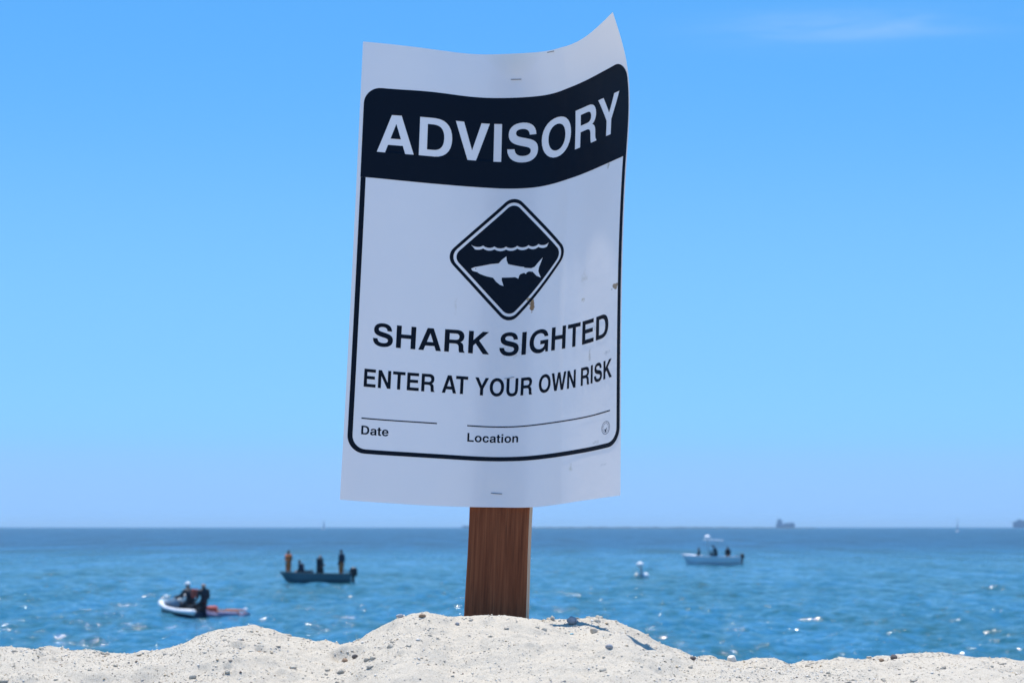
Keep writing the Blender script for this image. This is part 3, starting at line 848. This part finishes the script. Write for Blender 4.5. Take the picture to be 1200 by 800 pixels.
# greener over the sandy shallows, deeper blue offshore; colour also darkened against far sky reflection
_yy = N(m_sea, 'ShaderNodeSeparateXYZ')
L(m_sea, coords(m_sea), _yy.inputs[0])
_off = N(m_sea, 'ShaderNodeMapRange', interpolation_type='SMOOTHSTEP')
for _i, _v in ((1, 70.0), (2, 420.0), (3, 0.0), (4, .85)):
    _off.inputs[_i].default_value = _v
L(m_sea, _yy.outputs[1], _off.inputs[0])
_deep = ramp(m_sea, _tint, [(.25, (.006, .046, .085)), (.75, (.010, .066, .150))])
L(m_sea, mixc(m_sea, _off.outputs[0], _shore, _deep), P(m_sea).inputs['Base Color'])
_hh = mth(m_sea, 'ADD', mth(m_sea, 'MULTIPLY', _b1, .13), mth(m_sea, 'ADD', mth(m_sea, 'MULTIPLY', _b2, .38), mth(m_sea, 'MULTIPLY', _b3, .065)))
bump(m_sea, _hh, 1.0, 1.0)

# ripples too far off to resolve act as roughness
_ln = N(m_sea, 'ShaderNodeVectorMath', operation='LENGTH')
L(m_sea, coords(m_sea), _ln.inputs[0])
_mr = N(m_sea, 'ShaderNodeMapRange', interpolation_type='SMOOTHSTEP')
for _i, _v in ((1, 60.0), (2, 420.0), (3, .09), (4, .42)):
    _mr.inputs[_i].default_value = _v
L(m_sea, _ln.outputs['Value'], _mr.inputs[0])
L(m_sea, mth(m_sea, 'MULTIPLY', _mr.outputs[0], mth(m_sea, 'SUBTRACT', 1.0, mth(m_sea, 'MULTIPLY', _pk, .9)), clamp=True), P(m_sea).inputs['Roughness'])

dep = np.concatenate([[700, 560, 450, 360, 300], np.arange(265, 12, -.27), 12 * (.2 / 12) ** (np.arange(0, 46) / 45)])
SY = EYE * 2333.3 / dep
sx = spaced(-.34, .34, .00118, 4.0, 36)
AXX, AYY = np.meshgrid(sx, SY)
WX = AXX * AYY
dY = np.gradient(SY)[:, None]
dX = .00118 * SY[:, None]
H_ = np.zeros_like(WX)
wr = np.random.default_rng(11)
for k in range(60):
    lam = .40 * (7 / .40) ** wr.random()
    th = wr.normal(0, .85) + .25                    # travel direction, mostly towards the beach
    kx, ky = 2 * math.pi / lam * math.sin(th), 2 * math.pi / lam * math.cos(th)
    slope = .043 * (1.0 if lam < 2.5 else 2.5 / lam)
    a = slope * lam / (2 * math.pi)
    step = np.abs(ky) * dY + np.abs(kx) * dX       # phase advance per grid cell
    w = np.clip((2.6 - step) / 1.3, 0, 1)
    patch = .6 + .8 * (.5 + .5 * vnoise(WX / (lam * 5) + k * 7, AYY / (lam * 7), 200 + k))
    ph = kx * WX + ky * AYY + wr.uniform(0, 6.28)
    H_ += w * a * patch * (np.sin(ph) + .25 * np.sin(2 * ph + 1.2))
H_ *= np.clip((SY[:, None] - 26) / 10, .25, 1)
sea = grid_mesh('sea', WX, AYY, H_, m_sea)
tag(sea, kind='structure')
# ------------------------------------------------------------------ people (small, far off): one skinned body each
SKIN = mat('skin', (.42, .25, .17), .55, .3)
DARK = paint('dark_wetsuit', (.012, .014, .020), .6, .3)
NAVY = paint('navy_jacket', (.02, .028, .05), .8, .3)
ORANGE = paint('orange_waterproofs', (.50, .13, .03), .7, .35)
BROWN = paint('brown_cloth', (.16, .08, .045), .8, .3)
REDV = paint('red_vest', (.52, .09, .05), .7, .3)
GREYC = paint('grey_cloth', (.16, .17, .19), .8, .3)
HAIR = paint('dark_hair', (.03, .02, .015), .7, .2)
WHITEC = paint('white_cloth', (.8, .8, .8), .7, .1)

STAND = {'pelvis': (0, 0, .53), 'spine': (0, 0, .65), 'chest': (0, 0, .765), 'neck': (0, .005, .845), 'head': (0, .012, .895), 'crown': (0, .016, .955),
         'sl': (-.112, 0, .80), 'el': (-.14, -.015, .63), 'wl': (-.135, .05, .50), 'hl': (-.13, .075, .455),
         'sr': (.112, 0, .80), 'er': (.14, -.015, .63), 'wr': (.135, .05, .50), 'hr': (.13, .075, .455),
         'pl': (-.055, 0, .505), 'kl': (-.06, .02, .285), 'al': (-.062, 0, .05), 'tl': (-.068, .085, .018),
         'pr': (.055, 0, .505), 'kr': (.06, .02, .285), 'ar': (.062, 0, .05), 'tr': (.068, .085, .018)}
RADII = {'pelvis': .078, 'spine': .068, 'chest': .082, 'neck': .034, 'head': .052, 'crown': .040, 'sl': .042, 'sr': .042, 'el': .028, 'er': .028,
         'wl': .019, 'wr': .019, 'hl': .020, 'hr': .020, 'pl': .060, 'pr': .060, 'kl': .038, 'kr': .038, 'al': .024, 'ar': .024, 'tl': .020, 'tr': .020}
BONES = [('pelvis', 'spine'), ('spine', 'chest'), ('chest', 'neck'), ('neck', 'head'), ('head', 'crown'), ('chest', 'sl'), ('sl', 'el'), ('el', 'wl'), ('wl', 'hl'),
         ('chest', 'sr'), ('sr', 'er'), ('er', 'wr'), ('wr', 'hr'), ('pelvis', 'pl'), ('pl', 'kl'), ('kl', 'al'), ('al', 'tl'), ('pelvis', 'pr'), ('pr', 'kr'), ('kr', 'ar'), ('ar', 'tr')]
SEAT = {'pl': (-.06, .03, .51), 'kl': (-.10, .25, .50), 'al': (-.10, .26, .27), 'tl': (-.105, .34, .25),
        'pr': (.06, .03, .51), 'kr': (.10, .25, .50), 'ar': (.10, .26, .27), 'tr': (.105, .34, .25),
        'wl': (-.12, .14, .56), 'hl': (-.11, .19, .545), 'wr': (.12, .14, .56), 'hr': (.11, .19, .545), 'el': (-.145, .02, .64), 'er': (.145, .02, .64)}

def person(loc, rz, h, label, top, legs, pose=None, hair=HAIR, cap=None, vest=None, group=None, build=1.4):
    """feet of a standing pose at z = 0; the figure faces its own +Y"""
    J = dict(STAND)
    J.update(pose or {})
    names = list(J)
    root = thing('person', loc, label, 'person', rz, group or 'people on the boats')
    me = bpy.data.meshes.new('body')
    me.from_pydata([Vector(J[n]) * h for n in names], [(names.index(a), names.index(b)) for a, b in BONES], [])
    o = bpy.data.objects.new('body', me)
    col.objects.link(o)
    sk = o.modifiers.new('skin', 'SKIN')
    sk.use_smooth_shade = True
    sv = me.skin_vertices[0].data
    for i, n in enumerate(names):
        fl = .72 if n in ('chest', 'spine', 'pelvis') else 1
        bk = build if n not in ('neck', 'head', 'crown', 'hl', 'hr') else 1.08
        sv[i].radius = (RADII[n] * h * bk, RADII[n] * h * fl * bk)
        sv[i].use_root = n == 'pelvis'
    ss = o.modifiers.new('sub', 'SUBSURF')
    ss.levels = ss.render_levels = 1
    dg = bpy.context.evaluated_depsgraph_get()
    out = bpy.data.meshes.new_from_object(o.evaluated_get(dg))
    bpy.data.objects.remove(o)
    bpy.data.meshes.remove(me)
    out.name = 'body'
    out.materials.clear()
    body = link('body', out, [top, legs, SKIN], root, True)
    zone = {'head': 2, 'crown': 2, 'hl': 2, 'hr': 2, 'kl': 1, 'kr': 1, 'al': 1, 'ar': 1, 'tl': 1, 'tr': 1, 'pl': 1, 'pr': 1}
    JV = {n: Vector(J[n]) * h for n in names}
    for p in out.polygons:
        n = min(names, key=lambda q: (JV[q] - p.center).length)
        p.material_index = zone.get(n, 0)
    hc = JV['head'].lerp(JV['crown'], .5)
    # nose, ears
    MB().ball(hc + Vector((0, .058, -.012)) * h, .010 * h, 6, 1.4).build('nose', SKIN, body, True)
    for s in (-1, 1):
        MB().ball(hc + Vector((.05 * s, 0, -.005)) * h, .011 * h, 6, 1.5).build('ear', SKIN, body, True)
    prof = [(.057, -.012), (.061, .012), (.055, .036), (.035, .056), (.008, .063)]
    if cap is not None:
        mb = MB().lathe([(r * h * 1.05, z * h + .01 * h) for r, z in prof], hc, 12)
        mb.box(hc + Vector((0, .07, .006)) * h, (.09 * h, .07 * h, .010 * h))
        mb.build('cap', cap, body, True)
    elif hair is not None:
        MB().lathe([(r * h, z * h) for r, z in prof], hc + Vector((0, -.008, .004)) * h, 12).build('hair', hair, body, True)
    if vest is not None:
        c0, c1 = JV['spine'], JV['chest']
        d = (c1 - c0)
        ring = lambda c, a, b: [c + Vector((a * math.cos(t), b * math.sin(t), 0)) * h for t in [2 * math.pi * k / 14 for k in range(14)]]
        MB().loft([ring(c0 - d * .2, .12, .10), ring(c0 + d * .5, .132, .11), ring(c1 + d * .15, .135, .112), ring(c1 + d * .45, .09, .08)]).build('life_vest', vest, body, True)
    return root

# ------------------------------------------------------------------ boats
HULLBLUE = paint('blue_grey_hull', (.055, .125, .155), .45, .3, 2)
HULLGREY = paint('pale_hull', (.70, .73, .75), .4, .3, 2)
BOATWHITE = paint('white_gelcoat', (.80, .80, .80), .35, .12, 2)
BLACKP = paint('black_cowling', (.012, .013, .016), .4, .2)
ALU = mat('aluminium', (.6, .62, .65), .35, .5, .9)
WOODB = paint('bench_wood', (.28, .19, .11), .7, .3)
GLASSB = mat('tinted_screen', (.03, .05, .06), .1, .5)
COOL = paint('dark_cool_box', (.03, .04, .055), .5, .2)

def hull_rings(length, beam, free, draft, sheer=.25, flare=.12, n=13, fine=2.2, tr=.85):
    """closed boat sections from stern (x=-L/2) to bow (x=+L/2); open well inside"""
    rings, rail = [], []
    for i in range(n):
        t = i / (n - 1)
        x = -length / 2 + length * t
        w = beam / 2 * (tr + (1 - tr) * math.sin(math.pi * min(t / .55, 1) / 2)) * max(.03, 1 - max(0, (t - .45) / .55) ** fine)
        zt = free * (1 + sheer * t ** 2.5)
        zk = -draft + (draft + free * .45) * max(0, (t - .72) / .28) ** 2
        xo = x - (.10 * length * max(0, (t - .8) / .2) if t < 1 else .0) * 0
        k = 1 - flare
        out = [(w, zt), (w * (k + .08), zt * .45 + zk * .2), (w * k * .86, zk * .35), (0, zk)]
        ring = [Vector((xo - .0, -a, b)) for a, b in out] + [Vector((xo, a, b)) for a, b in out[-2::-1]]
        wi = max(w - .05, .008)
        zi = max(zk + .10, .10)
        zi = min(zi, zt - .03)
        ring += [Vector((xo, wi, zt)), Vector((xo, wi * .85, zi)), Vector((xo, -wi * .85, zi)), Vector((xo, -wi, zt))]
        rings.append(ring)
        rail.append((x, w, zt))
    # rake the stem
    for i in range(n - 3, n):
        f = (i - (n - 4)) / 3
        for p in rings[i]:
            p.x += -(1 - (p.z + draft) / (free * 1.25 + draft)) * .13 * length * f
    return rings, rail

def outboard(parent, x, z, s=1.0):
    c = MB()
    c.loft([[Vector((x - .16 * s + a * .20 * s * k, b * .15 * s * k, z + hgt * s)) for a, b in ((-1, -.6), (-.6, -1), (.8, -1), (1, -.6), (1, .6), (.8, 1), (-.6, 1), (-1, .6))]
            for hgt, k in ((.0, .8), (.12, 1.0), (.34, 1.0), (.44, .75), (.47, .4))])
    m = c.build('outboard_motor', BLACKP, parent)
    d = MB()
    d.box((x - .15 * s, 0, z - .25 * s), (.16 * s, .10 * s, .5 * s))
    d.box((x - .18 * s, 0, z - .55 * s), (.40 * s, .05 * s, .04 * s))
    d.build('drive_leg', BLACKP, m)
    h = MB().tube([(x + .02, 0, z + .2 * s), (x + .30 * s, .05, z + .30 * s), (x + .52 * s, .08, z + .31 * s)], .022 * s)
    h.build('tiller', BLACKP, m)
    return m

# skiff carrying four
sk_loc = (-12.17, 124.0, 0.0)
skiff = thing('skiff', sk_loc, 'low blue grey open skiff with a dark outboard and four people aboard', 'boat', math.pi + .10)
rings, rail = hull_rings(4.4, 1.65, .56, .16)
hull = MB().loft(rings).build('hull', HULLBLUE, skiff)
rl = MB()
for s in (-1, 1):
    rl.tube([(x, s * w, z + .012) for x, w, z in rail], .03, 6)
rl.build('gunwale', HULLBLUE, hull)
for bx in (-1.45, .15):
    MB().box((bx, 0, .40), (.30, 1.36, .045)).build('bench', WOODB, skiff)
fd = [(x, w, z) for x, w, z in rail if x > 1.25]
MB().loft([[Vector((x, -w * .95, z - .005)), Vector((x, w * .95, z - .005)), Vector((x, w * .9, z - .05)), Vector((x, -w * .9, z - .05))] for x, w, z in fd]).build('bow_deck', BOATWHITE, skiff)
outboard(skiff, -2.16, .40, 1.2)
cool = MB().box((0, 0, .17), (.55, .38, .30), bev=.03)
cool.box((0, 0, .335), (.58, .41, .06), bev=.02)
cb = cool.build('cool_box', COOL)
cb.location = (sk_loc[0] - .40, sk_loc[1], .41)
tag(cb, 'small dark cool box amidships in the open skiff', 'box')
person((sk_loc[0] - 1.66, sk_loc[1] - .03, .36), R(150), 1.66, 'person in orange waterproofs with dark hood standing at the bow of the skiff', ORANGE, ORANGE, hair=HAIR, vest=ORANGE,
       pose={'wl': (-.06, .13, .62), 'hl': (-.03, .16, .61), 'wr': (.06, .13, .62), 'hr': (.03, .16, .61)})
sp = dict(SEAT)
person((sk_loc[0] - .80, sk_loc[1] - .15, -.16), R(70), 1.62, 'person in dark clothes sitting hunched near the bow of the skiff', NAVY, BROWN, build=1.95, pose={**sp, 'chest': (0, .05, .755), 'neck': (0, .09, .83), 'head': (0, .115, .88), 'crown': (0, .135, .935), 'sl': (-.11, .05, .79), 'sr': (.11, .05, .79)})
person((sk_loc[0] + .28, sk_loc[1] - .02, .12), R(-115), 1.66, 'person in black with bare head standing amidships in the skiff', DARK, DARK, hair=None, build=2.0,
       pose={'kl': (-.07, .06, .28), 'kr': (.08, -.02, .28), 'al': (-.09, .03, .05), 'ar': (.10, -.10, .05), 'tl': (-.10, .11, .018), 'tr': (.11, -.02, .018), 'wl': (-.10, .15, .58), 'hl': (-.08, .19, .57), 'wr': (.10, .12, .53), 'hr': (.09, .17, .52)})
person((sk_loc[0] + 1.62, sk_loc[1] - .05, .30), R(60), 1.76, 'person in dark jacket and orange trousers standing at the stern of the skiff', NAVY, ORANGE, cap=NAVY)

# centre console fishing boat
cc_loc = (18.20, 183.0, 0.0)
cc = thing('fishing_boat', cc_loc, 'small white motorboat with a high canopy and three people on board', 'boat', math.pi - .12)
rings, rail = hull_rings(5.45, 2.0, .74, .22, sheer=.22, fine=2.6)
h2 = MB().loft(rings).build('hull', HULLGREY, cc)
rl = MB()
for s in (-1, 1):
    rl.loft([[Vector((x, s * w * 1.02 + s * .0, z - .09)), Vector((x, s * w * 1.02 + s * .035, z - .05)), Vector((x, s * w + s * .03, z + .035)), Vector((x, s * max(w - .10, .01), z + .035)), Vector((x, s * max(w - .10, .0), z - .06))] for x, w, z in rail])
rl.build('gunwale', BOATWHITE, h2)
fd = [(x, w, z) for x, w, z in rail if x > .85]
MB().loft([[Vector((x, -w, z - .12)), Vector((x, -w * 1.01, z + .0)), Vector((x, 0, z + .10)), Vector((x, w * 1.01, z + .0)), Vector((x, w, z - .12))] for x, w, z in fd]).build('bow_deck', BOATWHITE, cc)
con = MB().box((-.10, 0, .66), (.55, .62, .92), bev=.05, taper=.85).build('console', GREYC, cc)
MB().box((.16, 0, 1.22), (.05, .62, .34), Matrix.Rotation(R(-25), 3, 'Y')).build('windscreen', GLASSB, con)
MB().box((-.85, 0, .55), (.5, .8, .62), bev=.06).build('helm_seat', BOATWHITE, cc)
tt = MB().loft([[Vector((x, -w, z)), Vector((x, w, z)), Vector((x, w * .95, z + .06)), Vector((x, 0, z + .11)), Vector((x, -w * .95, z + .06))] for x, w, z in ((-1.15, .62, 2.16), (-.2, .75, 2.22), (.72, .66, 2.22))]).build('canopy', paint('canvas', (.22, .32, .42), .8, .2), cc)
MB().ball((.32, 0, 2.48), .30, 12, .75).lathe([(.05, 2.30), (.05, 2.42)], (.32, 0, 0), 8).build('white_dome', BOATWHITE, tt, True)  # rounded white shape on a short stem above the canopy
for x in (-.55, .30):
    for s in (-1, 1):
        MB().tube([(x, s * .42, .5), (x, s * .46, 1.5), (x + .02, s * .52, 2.2)], .026, 6).build('canopy_post', ALU, cc)
outboard(cc, -2.66, .55, 1.0)
person((cc_loc[0] - 1.12, cc_loc[1] - .1, -.07), R(95), 1.66, 'person in dark clothes sitting on the bow of the white motorboat', DARK, NAVY, pose=SEAT)
person((cc_loc[0] + .42, cc_loc[1] - .48, .12), R(75), 1.72, 'person in dark clothes leaning at the console of the white motorboat', NAVY, DARK, cap=NAVY,
       pose={'chest': (0, .08, .755), 'neck': (0, .13, .825), 'head': (0, .155, .87), 'crown': (0, .17, .93), 'sl': (-.11, .08, .79), 'sr': (.11, .08, .79), 'wl': (-.08, .24, .66), 'hl': (-.06, .28, .66), 'wr': (.08, .24, .66), 'hr': (.06, .28, .66), 'el': (-.14, .12, .66), 'er': (.14, .12, .66)})
person((cc_loc[0] + 1.52, cc_loc[1] - .1, .12), R(170), 1.56, 'person in black standing at the stern of the white motorboat', DARK, DARK)

# jet ski with two riders and a rescue sled
js_loc = (-12.72, 78.0, -.17)
JA = math.pi - R(49)
js = thing('jet_ski', js_loc, 'white and dark jet ski carrying two riders in black', 'jet ski', JA)
secs = []
for x, w, zt, zk in ((-1.5, .50, .34, -.08), (-1.1, .56, .36, -.16), (-.3, .58, .38, -.2), (.5, .55, .46, -.2), (1.0, .42, .56, -.12), (1.35, .24, .64, .1), (1.55, .06, .66, .36)):
    secs.append([Vector((x, -w, zt)), Vector((x, -w * .9, zt * .3)), Vector((x, 0, zk)), Vector((x, w * .9, zt * .3)), Vector((x, w, zt)), Vector((x, w * .5, zt + .03)), Vector((x, -w * .5, zt + .03))])
jh = MB().loft(secs).build('hull', paint('dark_hull', (.02, .035, .06), .4, .2, 3), js)
rm = MB()
for s in (-1, 1):
    rm.tube([(x, s * w * 1.02, zt + .03) for x, w, zt in ((-1.5, .50, .34), (-1.1, .56, .36), (-.3, .58, .38), (.5, .55, .46), (1.0, .42, .56), (1.35, .24, .64), (1.55, .06, .66))], [.12, .105, .085, .085, .11, .12, .07], 8)
rm.build('side_deck', BOATWHITE, jh, True)
MB().loft([[Vector((x, a * w, b)) for a, b in ((-1, z0), (-.8, z1), (0, z1 + .06), (.8, z1), (1, z0))] for x, w, z0, z1 in ((.15, .22, .42, .78), (.5, .30, .46, .86), (.95, .28, .55, .78), (1.4, .08, .63, .68))]).build('hood', paint('grey_blue_hood', (.16, .25, .33), .4, .2, 3), js, True)
MB().loft([[Vector((x, a * w, b)) for a, b in ((-1, .38), (-.85, z), (.85, z), (1, .38))] for x, w, z in ((-1.35, .20, .60), (-.8, .24, .66), (-.3, .20, .62), (.15, .16, .70))]).build('seat', paint('seat_vinyl', (.05, .035, .03), .6, .2), js)
hb = MB().tube([(.22, -.38, .90), (.34, -.18, .95), (.36, .18, .95), (.22, .38, .90)], .025)
hb.box((.40, 0, .90), (.14, .3, .16), bev=.03)
hb.build('handlebar', BLACKP, js)
for s in (-1, 1):
    MB().ball((.70, s * .42, .92), .10, 8, .7).build('mirror', WHITEC, js, True)

def on_ski(lx, ly=0):
    return (js_loc[0] + lx * math.cos(JA) - ly * math.sin(JA), js_loc[1] + lx * math.sin(JA) + ly * math.cos(JA))
RIDE = {**SEAT, 'kl': (-.16, .20, .44), 'kr': (.16, .20, .44), 'al': (-.17, .14, .23), 'ar': (.17, .14, .23), 'tl': (-.18, .23, .20), 'tr': (.18, .23, .20),
        'spine': (0, .03, .65), 'chest': (0, .08, .76), 'neck': (0, .12, .835), 'head': (0, .14, .885), 'crown': (0, .155, .945), 'sl': (-.112, .08, .79), 'sr': (.112, .08, .79),
        'el': (-.16, .19, .68), 'er': (.16, .19, .68), 'wl': (-.17, .33, .63), 'wr': (.17, .33, .63), 'hl': (-.17, .38, .62), 'hr': (.17, .38, .62)}
x, y = on_ski(-.45)
person((x, y, -.39), JA - R(90), 1.74, 'rider in black with white cap and red pack steering the jet ski', DARK, DARK, pose=RIDE, cap=WHITEC, build=1.3)
x2, y2 = on_ski(-.70)
pk = MB().box((0, 0, 0), (.26, .14, .32), bev=.04)
pack = pk.build('backpack', REDV)
pack.location = (x2 + .02, y2 - .04, .90)
pack.rotation_euler = (R(-8), 0, JA - R(90))
tag(pack, 'red pack on the back of the rider in the white cap', 'backpack')
x, y = on_ski(-1.36)
person((x, y, -.36), JA - R(90), 1.72, 'bareheaded person in black sitting behind the jet ski rider', DARK, DARK, hair=None, build=1.05,
       pose={**SEAT, 'kl': (-.14, .20, .46), 'kr': (.14, .20, .46), 'al': (-.15, .14, .25), 'ar': (.15, .14, .25), 'tl': (-.16, .22, .22), 'tr': (.16, .22, .22)})
SLEDC = paint('mauve_sled', (.20, .17, .26), .6, .35, 4)
SA = math.pi - R(14)
x, y = on_ski(-1.62)
sl_loc = (x + .80, y - .05, 0.0)
sled = thing('rescue_sled', sl_loc, 'low mauve and red rescue sled towed behind the jet ski', 'sled', SA)
MB().loft([[Vector((xx, -w, z + .05)), Vector((xx, -w * .8, z - .10)), Vector((xx, w * .8, z - .10)), Vector((xx, w, z + .05)), Vector((xx, w * .85, z + .15)), Vector((xx, -w * .85, z + .15))] for xx, w, z in ((-.78, .36, .03), (-.4, .42, .04), (.4, .42, .06), (.7, .34, .10), (.85, .15, .18))]).build('sled_board', SLEDC, sled)
MB().box((.64, 0, .32), (.34, .42, .24), bev=.09).build('front_pad', REDV, sled, True)
gh = MB()
for s in (-1, 1):
    gh.tube([(-.6, s * .33, .16), (-.5, s * .35, .27), (.2, s * .35, .29), (.35, s * .33, .19)], .03, 6)
gh.build('grab_handle', paint('orange_handle', (.55, .16, .07), .6, .2), sled)
MB().ball((-.68, -.1, .30), .085, 12).build('float', WHITEC, sled, True)  # white ball standing in for the bright glint at the sled's end

# marker buoy
by = thing('marker_buoy', (8.78, 136.0, 0), 'white marker buoy with a ball on a red pole between two floats', 'buoy')
MB().tube([(0, 0, -.4), (0, 0, .3), (.0, 0, .85)], .045, 8).build('pole', paint('red_pole', (.40, .08, .07), .5, .2), by)
MB().ball((-.08, 0, .88), .25, 14, .85).build('top_ball', WHITEC, by, True)
for s in (-1, 1):
    MB().ball((s * .25 + .02, 0, .12), .25, 14).build('float', WHITEC if s > 0 else paint('cream_float', (.75, .68, .58), .6, .15), by, True)
MB().box((.02, 0, -.06), (.34, .25, .16), bev=.03).build('counterweight', BLACKP, by)

# ------------------------------------------------------------------ far ships on the horizon
SHIPH = paint('ship_hull_hazed', (.035, .17, .29), .6, .2, .05)  # blue of the distance haze is mixed into these three ship colours
SHIPW = paint('ship_house_hazed', (.06, .20, .31), .6, .2, .05)
SHIPC = paint('ship_cargo_hazed', (.04, .17, .28), .7, .4, .08)

def ship(name, x, y, L_, free, label, cat, house, stacks, rz=0.0):
    t = thing(name, (x, y, 0), label, cat, rz)
    rg = []
    for k, (tt_, w, zt) in enumerate(((0, .75, 1.0), (.06, .95, 1.0), (.3, 1, 1.0), (.75, 1, 1.0), (.92, .6, 1.12), (1.0, .06, 1.25))):
        xx = (tt_ - .5) * L_
        w = w * L_ * .075
        rg.append([Vector((xx, -w, free * zt)), Vector((xx * .97, -w * .8, -2)), Vector((xx * .97, w * .8, -2)), Vector((xx, w, free * zt))])
    MB().loft(rg).build('hull', SHIPH, t)
    hx, hw, hh = house
    s = MB()
    s.box((hx, 0, free + hh * .35), (hw, L_ * .12, hh * .7))
    s.box((hx, 0, free + hh * .78), (hw * .7, L_ * .13, hh * .2))
    sh = s.build('superstructure', SHIPW, t)
    MB().box((hx - hw * .15, 0, free + hh * 1.0), (hw * .3, L_ * .04, hh * .3)).build('funnel', SHIPH, sh)
    MB().tube([(hx + hw * .2, 0, free + hh * .8), (hx + hw * .2, 0, free + hh * 1.35)], L_ * .006, 6).build('mast', SHIPW, sh)
    for sx_, sw_, sh_ in stacks:
        MB().box((sx_, 0, free + sh_ / 2), (sw_, L_ * .125, sh_)).build('cargo_stack', SHIPC, t)
    return t

ship('cargo_ship', 1094, 8000, 76, 14, 'distant cargo ship with a tall stern tower on the horizon', 'ship', (-23, 22, 19), [(4, 18, 5), (24, 18, 6)])
ship('tanker', 2088, 8000, 170, 20, 'distant long hulled ship cut by the right edge of the photo', 'ship', (58, 24, 12), [(-40, 60, 10), (20, 40, 11)], math.pi)
ship('coaster', -125, 8000, 150, 7, 'low distant ship half hidden behind the wooden stake', 'ship', (-30, 26, 7), [(20, 50, 3)], math.pi)

SAIL = paint('sailcloth', (.20, .26, .34), .8, .15, .3)
def sailboat(x, y, s, label, rz=0.0):
    t = thing('sailing_boat', (x, y, 0), label, 'sailboat', rz, 'sailing boats on the horizon')
    rg, _ = hull_rings(9 * s, 2.8 * s, 1.0 * s, .3 * s)
    MB().loft(rg).build('hull', BOATWHITE, t)
    MB().loft([[Vector((x_, -w, z)), Vector((x_, w, z)), Vector((x_, w * .8, z + .5 * s)), Vector((x_, -w * .8, z + .5 * s))] for x_, w, z in ((-1.6 * s, .8 * s, 1.0 * s), (1.4 * s, .7 * s, 1.0 * s))]).build('cabin', BOATWHITE, t)
    MB().tube([(.6 * s, 0, .8 * s), (.6 * s, 0, 14 * s)], .10 * s, 6).build('mast', ALU, t)
    MB().tube([(.6 * s, 0, 2.0 * s), (-3.6 * s, .3 * s, 2.0 * s)], .08 * s, 6).build('boom', ALU, t)
    MB().loft([[Vector((.45 * s, .0, z)), Vector((.45 * s - w * .5, .12 * s * min(w, 1), z)), Vector((.45 * s - w, .1 * s, z)), Vector((.45 * s - w * .5, .18 * s * min(w, 1), z))] for z, w in ((2.2 * s, 3.6 * s), (6 * s, 2.6 * s), (10 * s, 1.3 * s), (13.2 * s, .12 * s))]).build('mainsail', SAIL, t)
    return t
sailboat(312, 1400, .72, 'distant sailing boat with dark sail and white hull right of the cargo ship', R(65))
sailboat(-282, 3000, 1.1, 'faint distant sailing boat left of the notice, farther from the stake', R(70))
sailboat(-278, 4000, .55, 'tiny faint sailing boat just left of the notice, nearer the stake', R(70))

# low rubble breakwater far out
bw = MB()
br = np.random.default_rng(4)
rg = []
for k in range(60):
    xx = 20 + k * 11.5
    hgt = 3.0 + br.uniform(-.7, .7)
    if k > 40:
        hgt *= 1 - .55 * (k - 40) / 19
    rg.append([Vector((xx, 4600 - 9, -2)), Vector((xx, 4600 - 3, hgt)), Vector((xx, 4600 + 3, hgt)), Vector((xx, 4600 + 9, -2))])
b = bw.loft(rg).build('breakwater', stone_material('rubble', (.03, .07, .09), (.06, .11, .14)))
tag(b, 'low dark stone breakwater lying along the far horizon', 'breakwater')

# ------------------------------------------------------------------ sea air
m_air = bpy.data.materials.new('sea_air')
m_air.use_nodes = True
nt = m_air.node_tree
nt.nodes.clear()
vo = nt.nodes.new('ShaderNodeVolumePrincipled')
vo.inputs['Color'].default_value = (.55, .80, 1.0, 1)
vo.inputs['Density'].default_value = 6.0e-5
vo.inputs['Anisotropy'].default_value = .2
ou = nt.nodes.new('ShaderNodeOutputMaterial')
nt.links.new(vo.outputs[0], ou.inputs['Volume'])
hz = MB().box((0, 20000, 26), (90000, 62000, 70))
hazeo = hz.build('haze', m_air)
tag(hazeo, kind='stuff')
